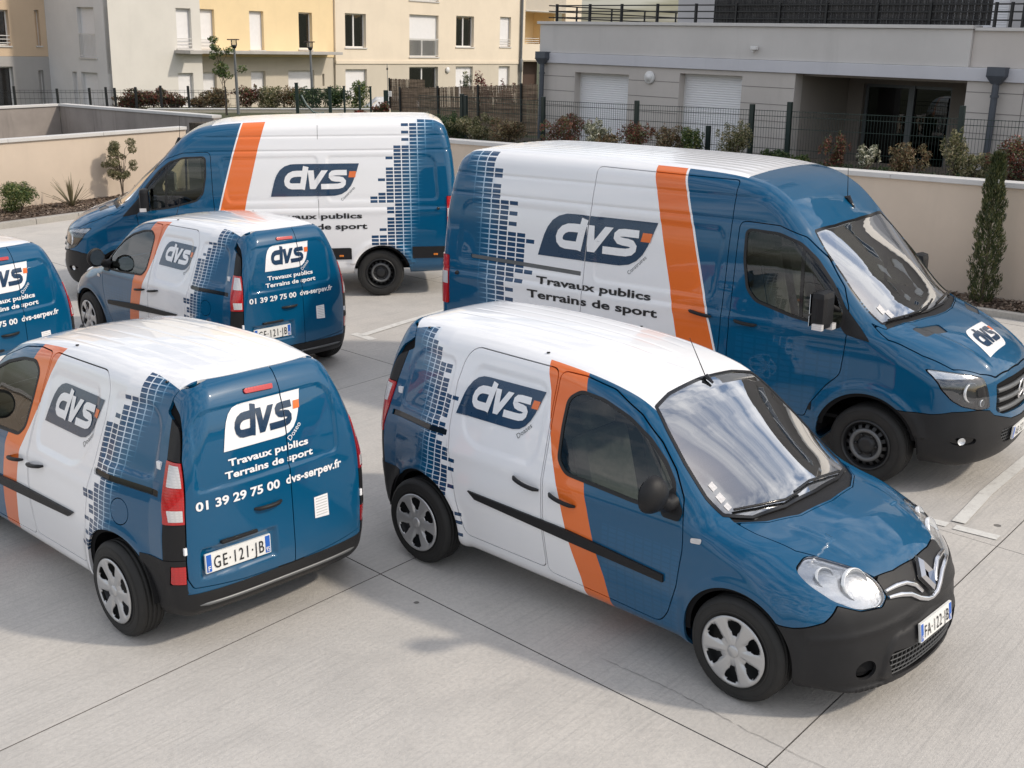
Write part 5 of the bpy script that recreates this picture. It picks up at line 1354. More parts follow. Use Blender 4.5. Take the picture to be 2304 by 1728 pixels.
# ======================= large high-roof van =======================
Q1_L=roundpoly([(-4.55,1.40),(-4.52,2.0),(-4.42,2.085),(-2.92,2.085),(-2.92,1.40)],.10)
Q2_L=roundpoly([(-2.83,1.40),(-2.83,2.085),(-1.48,2.075),(-1.42,1.98),(-1.50,1.40)],.10)
RQ_L=roundpoly([(.10,1.35),(.10,2.3),(.70,2.3),(.78,1.35)],.08)
G1=_g(Q1_L,-4.9,-2.7,1.2,2.3,.05);G2=_g(Q2_L,-3.0,-1.2,1.2,2.3,.05);G3=_g(RQ_L,-.1,1,1.1,2.5,.03)
def feat_large(x,y,z):
    ay=np.abs(y);f=np.zeros_like(x);sd=ay>.5
    f+=np.where(sd&(x<-2.6)&(z>1.1),.009*G1(x,z),0)+np.where(sd&(x>-3)&(x<-1.2)&(z>1.1),.009*G2(x,z),0)
    for zz in(2.335,2.135):
        f+=np.where(sd&(x<-.9),.007*np.exp(-((z-zz)/.014)**2)*(1-sstep(x,-1.35,-.95)),0)
    f+=np.where(sd&(x<.2),.006*np.exp(-((z-1.33)/.018)**2)*(x<-1.45),0)
    f-=np.where(sd,.010*np.exp(-((z-1.27)/.05)**2)*(1-sstep(x,-.2,.3))*sstep(x,-4.7,-4.5),0)
    rb=0
    for c in(0,.13,.26,.39,.52,.64): rb=rb+np.exp(-((ay-c)/.022)**2)
    f-=.004*rb*sstep(z,2.3,2.42)*(1-sstep(x,-1.5,-1.3))*sstep(x,-4.5,-4.4)
    for cx,cz,Rr in((-.02,.36,.44),(-3.69,.355,.42)):
        d=np.hypot(x-cx,z-cz);f-=np.where(sd,.022*np.exp(-((d-Rr-.04)/.05)**2)*(z>.5),0)
    # bonnet creases
    f-=.010*np.exp(-((ay-(.62-.25*(x-.2)))/.03)**2)*sstep(x,.05,.2)*sstep(z,1.0,1.1)
    f+=sstep(-x,4.70,4.78)*.010*G3(ay,z)
    return f
LARGE['feat']=feat_large
def wheel_large(parent,x,side,rear=False,steer=0):
    M=Matrix.Translation((x,side*.955,.345))@Matrix.Rotation(R(steer),4,'Z')@Matrix.Rotation(-side*math.pi/2,4,'X')
    k=MB();w=.235;prof=[(.215,-.015),(.235,-.004),(.275,.0),(.315,-.005),(.333,-.02),(.342,-.04)]
    for g in(-.07,-.105,-.14,-.175): prof+=[(.345,g+.016),(.345,g+.005),(.336,g+.004),(.336,g-.004),(.345,g-.005)]
    prof+=[(.342,-w+.03),(.33,-w+.012),(.27,-w),(.20,-w)]
    k.lathe(prof,48,M);k.lathe([(.30,-.003),(.304,.001),(.309,-.004)],48,M);t=k.build('wheel',MM['tyre'],parent)
    k=MB();d=.0 if not rear else -.045
    k.lathe([(.222,-.012),(.214,.004),(.206,.002),(.200,-.030),(.192,-.042+d)],48,M);
    # dished disc with a ring of round holes
    na=128;rs=[.192,.182,.172,.160,.150,.142];V=[];F=[]
    zz=[-.042,-.030,-.022,-.016,-.012,-.008]
    for r,z in zip(rs,zz):
        for j in range(na): a=2*math.pi*j/na;V.append(M@Vector((r*math.cos(a),r*math.sin(a),z+d)))
    for i in range(len(rs)-1):
        for j in range(na):
            ph=((j+.5)/na*16)%1
            if i in(1,2,3) and abs(ph-.5)<(.30 if i==2 else .22): continue
            F.append((i*na+j,i*na+(j+1)%na,(i+1)*na+(j+1)%na,(i+1)*na+j))
    k.add(V,F,True);k.build('rim',MM['steel'],t)
    k=MB();k.lathe([(.145,-.010+d),(.138,.0+d),(.126,.003+d),(.116,-.003+d),(.110,-.016+d)],48,M);k.build('rim_ring',MM['ring'],t)
    k=MB();k.lathe([(.112,-.014+d),(.09,-.03+d),(.075,-.032+d),(.070,-.008+d),(.045,.0+d),(.001,.003+d)],32,M)
    for j in range(6):
        a=math.pi*2*j/6;k.lathe([(.012,-.03),(.012,-.010),(.001,-.008)],8,M@Matrix.Translation((.092*math.cos(a),.092*math.sin(a),d)))
    k.build('wheel_hub',MM['steel'],t);k=MB();k.lathe([(.20,-.09),(.001,-.09)],32,M);k.build('brake_disc',MM['lining'],t);return t
def build_large():
    root=empty('large_panel_van');b=Body(LARGE);P=LIV_L;C_=Cutter(b,.0225,root)
    AR=((-.02,.365,.438),(-3.69,.355,.415))
    for cx,cz,Rr in AR: C_.hole(lambda p,cx=cx,cz=cz,Rr=Rr:np.maximum(np.hypot(p[:,0]-cx,p[:,2]-cz)-Rr,.5-np.abs(p[:,1])))
    ws=[(-.625,0),(-.635,.4),(-.67,.735),(-.56,.785),(-.27,.832),(.00,.815),(.10,.50),(.155,.2),(.16,0),(.16,-.2),(-.625,-.2)]
    g_ws=topg(ws,1.2)
    C_.take('windscreen_seal',lambda p:np.maximum(g_ws(p)-.018,-(g_ws(p)+.001)),MM['gloss'],0,.001,.008)
    C_.take('windscreen',g_ws,MM['wind'],.0005,-.003,0)
    cow=[(.14,0),(.135,.2),(.085,.5),(-.01,.80),(.055,.83),(.16,.52),(.235,.2),(.25,0),(.25,-.2),(.14,-.2)]
    C_.take('scuttle',topg(cow,1.1),MM['black'],.001,-.014,.02)
    win=[(-1.225,2.055),(-.93,2.045),(-.74,1.985),(-.585,1.865),(-.43,1.69),(-.335,1.56),(-.285,1.46),(-.30,1.345),(-.60,1.365),(-.74,1.385),(-1.08,1.47),(-1.165,1.56),(-1.215,1.80)]
    WR=roundpoly(win,.04)
    dr=[(-1.31,2.135),(-.93,2.125),(-.70,2.045),(-.50,1.88),(-.32,1.66),(-.25,1.50),(-.235,1.27),(-.265,.93),(-.38,.82),(-.52,.62),(-.56,.50),(-1.33,.50),(-1.335,1.0),(-1.315,1.6)]
    sl=[(-1.385,2.47),(-2.875,2.50),(-2.895,2.05),(-2.925,1.4),(-2.95,1.0),(-2.97,.50),(-1.43,.50),(-1.42,1.0),(-1.395,1.6)]
    bar=(-.665,-.70)
    tri=[(-.375,1.665),(-.275,1.505),(-.03,1.245),(-.245,1.285),(-.29,1.33)]
    for s in(-1,1):
        gw=lambda p,s=s:np.maximum(sdpoly(p[:,0],p[:,2],WR),.3-s*p[:,1])
        C_.take('window_seal',lambda p:np.maximum(gw(p)-.024,-(gw(p)+.001)),MM['rubber'],0,.002,.012)
        gb_=lambda p:np.maximum(gw(p),np.abs(p[:,0]+.675+.06*(p[:,2]-1.7))-.016)
        C_.take('window_bar',gb_,MM['gloss'],0,-.001,.01)
        C_.take('window',lambda p:np.maximum(gw(p),p[:,0]+.675+.06*(p[:,2]-1.7)),MM['side'],.0005,-.005,0)
        C_.take('window',lambda p:np.maximum(gw(p),-(p[:,0]+.675+.06*(p[:,2]-1.7))),MM['side'],.0005,-.005,0)
        C_.take('mirror_base',sideg(tri,s,.01),MM['black'],.001,.004,.01)
        C_.take('door',sideg(dr,s,[.07,.02,.02,.02,.02,.02,.02,.05,.05,.02,.03,.04,.02,.02]),P,.004)
        if s==-1:
            C_.take('sliding_door',sideg(sl,s,[.04,.05,.02,.02,.02,.04,.04,.02,.02]),P,.004)
            C_.take('door_rail',sideg([(-4.36,1.515),(-4.36,1.475),(-2.96,1.452),(-2.96,1.492)],s),MM['ring'],.001,-.010,.012)
        else:
            C_.groove(lambda p:np.maximum(np.maximum(np.abs(p[:,0]+2.805-.02*(p[:,2]-1.5)*-1)-.003,.75-p[:,2]),np.maximum(p[:,2]-2.50,.3-p[:,1])))
        C_.groove(lambda p,s=s:np.maximum(np.maximum(np.abs(p[:,0]+1.30)-.002,np.maximum(2.14-p[:,2],p[:,2]-2.50)),.3-s*p[:,1]))
    # cab roof cap in blue is its own pressing
    C_.groove(lambda p:np.maximum(np.maximum(np.abs(p[:,0]+1.338)-.003,2.35-p[:,2]),np.abs(p[:,1])-.70))
    hood=[(.262,0),(.247,.2),(.17,.525),(.05,.85),(-.06,.885),(.10,.915),(.38,.862),(.61,.785),(.775,.615),(.86,.47),(.895,.25),(.905,0),(.905,-.2),(.262,-.2)]
    vent=[(.20,.665),(.32,.375),(.425,.415),(.325,.675)]
    for s in(-1,1):
        gv=lambda p,s=s:np.maximum(topg(vent,1.0,.02)(p),-s*p[:,1]);C_.take('bonnet_vent',gv,MM['grille'],.001,-.010,.015)
    C_.take('bonnet',topg(hood,.99),P,.0035)
    hl=[(.905,1.085),(.81,1.065),(.70,1.04),(.61,1.01),(.585,.90),(.575,.755),(.69,.755),(.80,.79),(.855,.84),(.895,.93)]
    gh=frontg(hl,.25,2,.02)
    for s in(-1,1):
        gs=lambda p,s=s:np.maximum(gh(p),-s*p[:,1]);V,T=clip(C_.V,C_.T,lambda p:gs(p)+.004)
        l=C_.take('headlight',gs,MM['lens'],.003,.004,.004);panel('reflector',b,V,T,MM['reflD'],l,-.018,.02)
        V2,T2=clip(V,T,lambda p:1.015-p[:,2]+.0);panel('light_guide',b,V2,T2,MM['reflS'],l,-.010,.01)
        k=MB()
        for yy,zz,rr,xo in((.715,.895,.075,.05),(.645,.805,.028,.03)):
            q=np.array([[1.4,s*yy,zz]]);t=0
            for _ in range(60): t+=float(b.f(q-np.array([[t,0,0]]))[0])*.7
            N_=(Vector(b.grad(np.array([[1.4-t,s*yy,zz]]))[0])+Vector((1.0,s*.1,.1))).normalized();Mq=Matrix.Translation(Vector((1.4-t-xo,s*yy,zz)))@N_.to_track_quat('Z','Y').to_matrix().to_4x4()
            k.lathe([(rr,.03),(rr*.9,.01),(rr*.6,-.015),(rr*.3,-.022),(.002,-.02)],24,Mq);k.lathe([(rr*.3,-.02),(rr*.27,.01),(.002,.016)],16,Mq);k.lathe([(rr*1.03,.032),(rr*1.12,.03),(rr*1.12,.01)],24,Mq)
        k.build('lamp_bowl',MM['refl'],l)
    def fx(y,z,off=0):
        q=np.array([[1.4,y,z]]);t=0
        for _ in range(60): t+=float(b.f(q-np.array([[t,0,0]]))[0])*.7
        n=b.grad(q-np.array([[t,0,0]]))[0];return Vector((1.4-t,y,z))+Vector(n)*off
    gg=frontg([(0,.955),(.30,.955),(.475,.935),(.50,.72),(.40,.675),(0,.655),(-.1,.655),(-.1,.955)],.3,2,.03)
    gr=C_.take('grille',gg,MM['gloss'],.002,-.03,.03)
    for zz in(.72,.80,.88):
        k=MB();k.tube([fx(y,zz,-.006) for y in np.linspace(-.47,.47,15)],.022,6);k.build('grille_bar',MM['ring'],gr)
    k=MB();Mq=Matrix.Translation(fx(0,.80,.004))@Matrix.Rotation(math.pi/2,4,'Y');k.lathe([(.088,.0),(.096,.012),(.104,.0)],32,Mq)
    for a in(90,210,330): k.tube([Mq@Vector((0,0,.004)),Mq@Matrix.Rotation(R(a+90),4,'Z')@Vector((.092,0,.004))],[.013,.004],5)
    k.build('badge',MM['chrome'],gr)
    gl=frontg([(0,.535),(.25,.54),(.40,.545),(.44,.50),(.36,.42),(0,.40),(-.1,.40),(-.1,.535)],.3,2,.02)
    lg=C_.take('low_grille',gl,MM['lining'],.001,-.03,.03)
    k=MB()
    for zz in(.43,.46,.49,.52): k.tube([fx(y,zz,-.012) for y in np.linspace(-.40,.40,13)],.006,4)
    for yy in np.linspace(-.40,.40,25): k.tube([fx(yy,z,-.013) for z in(.41,.47,.535)],.005,4)
    k.build('grille_mesh',MM['grille'],lg,kind='stuff')
    for s in(-1,1):
        gf=lambda p,s=s:np.maximum(np.maximum(((np.abs(p[:,1])-.775)/.075)**2+((p[:,2]-.495)/.038)**2-1,.2-p[:,0])*.04,-s*p[:,1])
        fo=C_.take('fog_light',gf,MM['gloss'],.0,-.015,.02)
        k=MB();N_=(fx(s*.785,.50,.1)-fx(s*.785,.50,0)).normalized();k.lathe([(.032,.012),(.02,.0),(.001,-.004)],16,Matrix.Translation(fx(s*.795,.50,.002))@N_.to_track_quat('Z','Y').to_matrix().to_4x4());k.build('fog_lens',MM['refl'],fo)
    zt=lambda p:np.interp(np.abs(p[:,1]),[0,.26,.52,.575,.70,.85,.92,1.1],[.59,.61,.685,.735,.755,.745,.715,.71])
    C_.take('front_bumper',lambda p:np.maximum(.20-p[:,0],p[:,2]-zt(p)),MM['bumper'],.003,.004,.03)
    for s in(-1,1):
        for x0,x1 in((-3.25,-.50),(-4.79,-4.14)):
            C_.take('side_moulding',lambda p,s=s:np.maximum(np.maximum(x0-p[:,0],p[:,0]-x1),np.maximum(np.abs(p[:,2]-.655)-.085,.3-s*p[:,1])),MM['black'],.0,.010,.02)
        tl=C_.take('tail_light',lambda p,s=s:np.maximum(np.maximum(.955-p[:,2],p[:,2]-1.475),np.maximum(p[:,0]+4.655,.80-s*p[:,1])),MM['red'],.002,.012,.02)
        V,T=clip(C_.fullV,C_.fullT,lambda p,s=s:np.maximum(np.maximum(1.17-p[:,2],p[:,2]-1.30),np.maximum(p[:,0]+4.662,.81-s*p[:,1])));panel('tail_light_lens',b,V,T,MM['clearlamp'],tl,.0145,.002)
    gD=lambda p:np.maximum(np.maximum(p[:,0]+4.70,.50-p[:,2]),np.maximum(p[:,2]-2.50,np.abs(p[:,1])-.80))
    for s in(-1,1): C_.take('rear_door',lambda p,s=s:np.maximum(gD(p),.0-s*p[:,1]),MM['blue'],.004)
    C_.take('rear_bumper',lambda p:np.maximum(p[:,0]+4.60,p[:,2]-.565),MM['bumper'],.0,.012,.03)
    body=panel('body',b,*drop_crumbs(C_.V,C_.T),P,root,0,.02)
    V,T=clip(C_.fullV,C_.fullT,lambda p:-(g_ws(p)))
    for s in(-1,1): V,T=clip(V,T,lambda p,s=s:-np.maximum(sdpoly(p[:,0],p[:,2],WR),.3-s*p[:,1]))
    V,T=clip(V,T,lambda p:p[:,2]*-1+.45)
    for cx,cz,Rr in AR: V,T=clip(V,T,lambda p,cx=cx,cz=cz,Rr=Rr:-np.maximum(np.hypot(p[:,0]-cx,p[:,2]-cz)-Rr+.04,.5-np.abs(p[:,1])))
    panel('lining',b,V,T,MM['lining'],body,-.026,0)
    G=[(g,gap) for g,gap in C_.gaps if gap==.004]
    k=MB();k.box(-4.7,.6,-.85,.85,.50,.53);k.box(-1.62,-1.60,-.85,.85,.5,2.3);k.build('cabin_floor',MM['lining'],body)
    seats(root,-1.15,(-.55,-.10,.50),1.05,.46,.70,MM['seat'])
    k=MB();k.box(-.50,.12,-.78,.78,.95,1.33,bev=.06);k.box(-.34,.0,-.2,.2,1.28,1.37,bev=.03);k.build('dashboard',MM['dash'],root)
    steering(root,(-.60,.50,1.38),.20,-35,MM['dash'])
    for s in(-1,1):
        for cx,cz,Rr in AR: arch_liner(body,cx,cz,Rr+.012,.5,.93,s)
        wheel_large(root,0,s,False,-3);wheel_large(root,-3.665,s,True)
        handle(b,root,-1.27,-1.05,1.262,1.248,s,MM['black'],.017)
        if s==-1: handle(b,root,-1.73,-1.50,1.285,1.262,s,MM['black'],.017)
        # mirror: tall housing on two arms
        k=MB();Mm=Matrix.Translation((-.40,s*1.135,1.50))@Matrix.Rotation(R(4*s),4,'Z')
        k.box(-.06,.07,-.10,.11,-.16,.165,Mm,bev=.055)
        for zz in(1.42,1.56):
            a,_=onside(b,-.33,zz-.08,s,-.01);k.tube([a,Vector((-.37,s*1.05,zz-.03))],.022,6)
        mo=k.build('door_mirror',MM['black'],root)
        k=MB();k.box(-.070,-.066,-.085,.085,-.03,.135,Mm);k.box(-.070,-.066,-.085,.085,-.135,-.045,Mm);k.build('mirror_glass',MM['mirror'],mo)
        k=MB();k.box(-.03,.078,-.118,-.05,-.168,-.115,Mm@Matrix.Scale(s,4,(0,1,0)));k.box(-.02,.07,.085,.121,-.15,-.10,Mm@Matrix.Scale(s,4,(0,1,0)));k.build('side_repeater',MM['clearlamp'],mo)
        if s<0: place_logo(b,root,'side',s,-3.49,-2.14,1.60,2.035,MM['navy'],MM['white'],MM['orange'],gaps=G,small='Construires',ssz=.085,msmall=MM['ring'])
        else: place_logo(b,root,'side',s,-2.13,-3.40,1.50,1.955,MM['navy'],MM['white'],MM['orange'],gaps=G,small='Construires',ssz=.085,msmall=MM['ring'])
        T_=(('Travaux publics',-3.49,-2.15,1.315,.075),('Terrains de sport',-3.60,-2.07,1.165,.080)) if s<0 else (('Travaux publics',-2.04,-3.42,1.175,.075),('Terrains de sport',-1.98,-3.49,1.02,.080))
        for t_,x0,x1,z,h in T_:
            V,T=fit_text(t_,x0,x1,z,h,.026);decal('lettering',b,V,T,MM['ink'],root,'side',s,.005,.04,G)
        for xx in((-3.10,-4.48) if s>0 else (-4.48,-3.10)):
            k=MB();p,n=onside(b,xx,.625,s,.012);k.box(p.x-.032,p.x+.032,p.y-.008,p.y+.008,p.z-.014,p.z+.014,bev=.006);k.build('side_marker',MM['amber'],root)
        p,n=onside(b,-4.53,1.30,s,.0)
        k=MB();k.lathe([(.022,0),(.020,.02),(.001,.024)],12,Matrix.Translation(p)@Matrix.Rotation(-s*math.pi/2,4,'X'));k.build('door_stop',MM['gloss'],root)
    # bonnet badge (sheared to lie on the sloping bonnet), reader stands in front of the van
    def tf(V):
        u=V[:,0]/3;v=V[:,1];W=V.copy();W[:,0]=.77-.26*v;W[:,1]=-.36+.56*u;return W
    bb=decal('logo',b,tf(LEAF[0]),LEAF[1],MM['white'],root,'top',1,.003,.05);letters_on(b,tf,MM['navy'],bb,'top',1,());decal('logo_square',b,tf(SQUARE[0]),SQUARE[1],MM['orange'],bb,'top',1,.005,.05)
    plate_art(b,root,'front',-.26,.26,.425,.535,'AB·321·CD',MM,.02)
    wiper(root,[ontop(b,x,y,.02)[0] for x,y in[(.02,-.76),(.10,-.52),(.135,-.30),(.13,-.10),(.10,.05)]],MM['gloss'])
    wiper(root,[ontop(b,x,y,.02)[0] for x,y in[(.15,.02),(.12,.25),(.09,.45),(.05,.62)]],MM['gloss'])
    a,_=ontop(b,-.78,.17,0);k=MB();k.tube([a-Vector((.07,0,-.02)),a+Vector((0,0,.03)),a+Vector((.06,0,-.06))],[.012,.026,.010],8);k.tube([a+Vector((-.01,0,.03)),a+Vector((-.03,0,.36))],[.004,.002],5);k.build('antenna',MM['gloss'],root)
    for x,y in((-.06,-.70),(-.0,-.66)):
        V,T=polyfill([(x-.03,y-.03),(x+.03,y-.03),(x+.03,y+.03),(x-.03,y+.03)]);decal('windscreen_sticker',b,V*1.0,T,MM['clearlamp'],root,'top',1,.001)
    return root
# ======================= park the vans =======================
import time as _t;_t0=_t.time()
SV=build_small();print('small van',round(_t.time()-_t0,1))
SV.location=(1.855,6.512,0);SV.rotation_euler=(0,0,-.758)
tag(SV,'blue and white small van nearest the camera, facing right, windscreen and bonnet in view','van','small vans parked on the concrete lot')
for (x,y,rz),lb in (((-3.841,9.120,2.376),'blue and white small van at front left showing its two rear doors and plate'),
                    ((-4.715,14.839,2.360),'small blue van in the middle row, between the front left van and the back van'),
                    ((-7.744,12.985,2.591),'small van cut off by the left edge of the photo, only its rear doors visible')):
    c=copy_tree(SV);c.location=(x,y,0);c.rotation_euler=(0,0,rz);c['label']=lb
_t0=_t.time();# the front van shows no mirror on its far side
far_m=[o for o in SV.children if o.name.startswith('door_mirror') and sum(v.co.y for v in o.data.vertices)>0][0]
for o in list(far_m.children)+[far_m]: bpy.data.objects.remove(o)
LV=build_large();print('large van',round(_t.time()-_t0,1))
LV.location=(3.594,10.047,0);LV.rotation_euler=(0,0,-.668)
tag(LV,'large high-roof blue and white van on the right, with its grille and headlight facing right','van','large high-roof vans')
c=copy_tree(LV);c.location=(-5.694,17.427,0);c.rotation_euler=(0,0,3.260);c['label']='large high-roof blue and white van at the back left, facing left in side view'
# ======================= fences, lamps and the far yard =======================
GRN=plain('green_steel',(.012,.030,.024),.4,var=.08);BLK=plain('black_steel',(.015,.017,.018),.45,var=.05);GALV=plain('galvanised',(.20,.21,.22),.5,metal=.5,var=.08)
def mesh_fence(name,P,a0,a1,z0,z1,posts,label,m,pitch=.05,wire=.005,rows=(.0,.33,.66,1.0),group=None,postw=.035,postm=None):
    """P(s)->(x,y) on the fence line"""
    root=empty(name,(*P(a0),0));tag(root,label,'fence',group);ox,oy=P(a0)
    p0=Vector(P(a0));p1=Vector(P(a1));ang=math.atan2(p1.y-p0.y,p1.x-p0.x);root.rotation_euler=(0,0,ang);L=(p1-p0).length
    k=MB();n=int(L/pitch)
    for i in range(n+1):
        x=i*L/n;k.add([(x-wire/2,-wire/2,z0),(x+wire/2,-wire/2,z0),(x,wire/2,z0),(x-wire/2,-wire/2,z1),(x+wire/2,-wire/2,z1),(x,wire/2,z1)],[(0,1,4,3),(1,2,5,4),(2,0,3,5)])
    for r_ in rows:
        zz=z0+(z1-z0)*r_;
        for dz in((0,) if r_ not in(1.0,) else (-.01,-.10)): k.box(0,L,-wire*.8,wire*.8,zz+dz-wire*.8,zz+dz+wire*.8)
    k.build('mesh_panel',m,root,kind='stuff')
    for s,h in posts:
        x=(Vector(P(s))-p0).dot((p1-p0).normalized());k=MB();k.box(x-postw,x+postw,-.03,.03,z0-.1,h,bev=.006);k.build('post',postm or m,root)
    return root
FP=lambda s:(7.951+WL_D[0]*s,17.435+WL_D[1]*s)
mesh_fence('mesh_fence',FP,-13.5,6,1.5,2.50,[(-12.16,2.56),(-12.05,2.53),(-9.86,2.57),(-7.53,2.57),(-5.04,2.59),(-5.92,2.18),(-4.31,2.65),(-1.34,2.69),(1.0,2.7),(3.4,2.7),(5.8,2.7)],'dark green mesh fence above the right-hand wall, in front of the grey house',GRN,.052,.006,(0,.35,.70,1.0),postw=.042,postm=plain('dark_green_post',(.010,.022,.019),.4,var=.05))
LFp=((-17.6,42.0),(-11.2,42.0))
LFs=lambda s:(s,42.0)
mesh_fence('thin_fence',LFs,-22,-9.6,1.25,2.0,[(x,z_) for x,z_ in((-17.53,2.13),(-16.02,2.05),(-14.88,2.07),(-14.3,2.10),(-13.99,2.07),(-13.25,2.10),(-12.37,2.15),(-11.40,2.14))],'thin wire fence with black posts in front of the white block at far left',BLK,.16,.006,(0,.3,.6,.9,1.0),postw=.04)
# low cream wall in the far yard
wall_run('low_wall',(-12.6,41.0),(-4.2,40.9),1.42,.2,CRM,CAP,'low cream wall under the hedge in the middle background',capw=.26,caph=.04,base=1.0)
def lamp_post(x,y,z0,h,label):
    root=empty('lamp_post',(x,y,z0));tag(root,label,'lamp post','lamp posts in front of the apartment block')
    k=MB();k.lathe([(.055,0),(.05,h*.5),(.035,h)],12);k.build('pole',GALV,root)
    k=MB();k.lathe([(.09,h),(.10,h+.05),(.06,h-.06)],16);k.build('lamp_base',BLK,root)
    k=MB();k.lathe([(.10,h+.05),(.10,h+.20)],16);k.build('lamp_glass',MM['lens'],root);k=MB();k.box(-.20,.16,-.12,.12,h+.20,h+.235,bev=.01);k.build('lamp_cap',plain('lamp_brown',(.05,.03,.025),.5,var=0) if 'lamp_brown' not in bpy.data.materials else bpy.data.materials['lamp_brown'],root)
lamp_post(-9.22,40.0,1.1,2.38,'nearer lamp post beside the young tree, in front of the yellow wall');lamp_post(-7.2,43.0,1.2,2.20,'farther lamp post in front of the cream wall, behind the hedge')
# thin pole with sensor
ro=empty('thin_pole',(-4.58,44,1.25));tag(ro,'thin bare pole with a short dark head by the brown screen','pole');k=MB();k.tube([(0,0,0),(0,0,1.6)],.012,6);k.build('pole',GALV,ro);k=MB();k.tube([(0,0,1.38),(0,0,1.46)],.03,8);k.build('pole_head',BLK,ro)
# gate posts and green panels
for i,(x,h,w) in enumerate(((-6.86,1.10,.05),(-5.81,.98,.05),(-5.35,1.0,.03),(-4.86,1.03,.03),(-4.51,.99,.03))):
    o=empty('gate_post',(x,38.0,1.26));tag(o,['tall green post at the left end of the yard gate','green post in the middle of the yard gate','slim green post right of the gate middle','slim dark post before the bush behind the long white van','slim dark post at the right end of the green hedge'][i],'post');k=MB();k.box(-w,w,-.04,.04,0,h,bev=.008);k.build('post_shaft',GRN,o)
    k=MB();k.box(-w-.01,w+.01,-.05,.05,h,h+.02);k.build('post_cap',BLK,o)
k=MB();k.box(-6.80,-5.87,38.0,38.01,2.16,2.19);
for i in range(30): k.box(-6.79+i*.031,-6.784+i*.031,38.0,38.006,1.3,2.16)
tag(k.build('yard_gate',GRN),'green wire panel between the two left gate posts','gate')
k=MB();k.tube([(-6.7,37.9,2.0),(-6.55,37.9,1.7),(-6.35,37.9,1.48),(-6.15,37.9,1.42),(-6.0,37.9,1.46)],.03,8);tag(k.build('hose',plain('grey_hose',(.16,.20,.19),.5)),'grey hose hanging from the left gate post','hose')
o=empty('gate_pillar',(-4.02,38,1.25));tag(o,'thick dark green gate pillar with a white box beside the brown screen','post');k=MB();k.box(-.07,.07,-.07,.07,0,.90,bev=.01);k.build('pillar_shaft',GRN,o);k=MB();k.box(.075,.19,-.06,.02,.70,.87,bev=.01);k.build('letter_box',PVC,o)
# brushwood screen
def reed_mat():
    m,nt,b=newmat('brushwood');n=noise(nt,1,5,.7,coords(nt,'Object',(1.3,1.3,26)));n2=noise(nt,1,3,.6,coords(nt,'Object',(40,40,2)));b.inputs['Roughness'].default_value=.9
    nt.links.new(mix(nt,(n*.85+n2*.3).ramp(.40,.75),(.085,.058,.04),(.36,.26,.18)),b.inputs['Base Color']);bump(nt,b,n,.5,.01);return m
BRUSH=reed_mat()
def brush_screen(p0,p1,z0,z1a,z1b,label,name='brushwood_screen'):
    root=empty(name,(p0[0],p0[1],0));d=Vector(p1)-Vector(p0);root.rotation_euler=(0,0,math.atan2(d.y,d.x));tag(root,label,'fence');L=d.length
    k=MB();r_=random.Random(5);n=int(L/.035)
    for i in range(n):
        x=i*L/n;h=z1a+(z1b-z1a)*i/n+r_.uniform(-.02,.01);k.add([(x,r_.uniform(-.015,0),z0),(x+L/n,r_.uniform(-.015,0),z0),(x+L/n,r_.uniform(-.02,0),h),(x,r_.uniform(-.015,0),h)],[(0,1,2,3)])
    k.build('reed_mat',BRUSH,root,kind='stuff')
    for zz in(.25,.5,.75):
        k=MB();k.tube([(0,-.03,z0+(z1a-z0)*zz),(L,-.03,z0+(z1b-z0)*zz)],.006,4);k.build('tie_wire',BLK,root)
    for i in range(int(L/1.55)+1):
        k=MB();x=min(i*1.55,L-.03);h=z1a+(z1b-z1a)*x/L+.03;k.box(x-.025,x+.025,-.07,-.03,z0,h);k.build('post',BLK,root)
brush_screen((-3.16,34.0),(.66,30.5),1.3,2.36,2.60,'brown brushwood screen fence left of the grey house')
brush_screen((-4.28,42.0),(-3.0,41.2),1.3,2.38,2.38,'dark brushwood screen farther back, by the patio door of the cream block')
# parked white car far behind, mostly hidden
o=empty('parked_car',(-4.4,46,.10),R(15));tag(o,'white car far behind the hedge, only its roof showing','car')
CARW=plain('white_car_paint',(.7,.7,.7),.3,coat=.8,var=.01)
def tiny_car():
    prof=[(-2.0,.25),(-2.05,.6),(-1.9,.85),(-1.3,.95),(-.75,1.40),(.4,1.42),(1.1,.95),(1.8,.85),(2.05,.65),(2.05,.3)]
    V=[];F=[];n=len(prof)
    for x,z_ in prof:
        w=.86 if z_<1 else .62
        V+=[(x,-w,z_),(x,w,z_)]
    for i in range(n-1): F.append((2*i,2*i+1,2*i+3,2*i+2))
    F+=[tuple(2*i for i in range(n))[::-1],tuple(2*i+1 for i in range(n))];b_=mesh_obj('body',V,F,CARW,o)
    m_=b_.modifiers.new('bevel','BEVEL');m_.width=.08;m_.segments=3
    for x in(-1.25,1.3):
        for s in(-1,1): k=MB();k.lathe([(.001,.10),(.19,.10),(.31,.06),(.32,0),(.31,-.1),(.001,-.1)],20,Matrix.Translation((x,s*.78,.32))@Matrix.Rotation(-s*math.pi/2,4,'X'));k.build('wheel',MM['tyre'],o)
    for s in(-1,1): k=MB();V=[(-.95,s*.80,1.0),(.9,s*.80,1.0),(.38,s*.645,1.36),(-.65,s*.645,1.36)];k.add(V,[(0,1,2,3)]);k.build('window',MM['gloss'],o)
tiny_car()
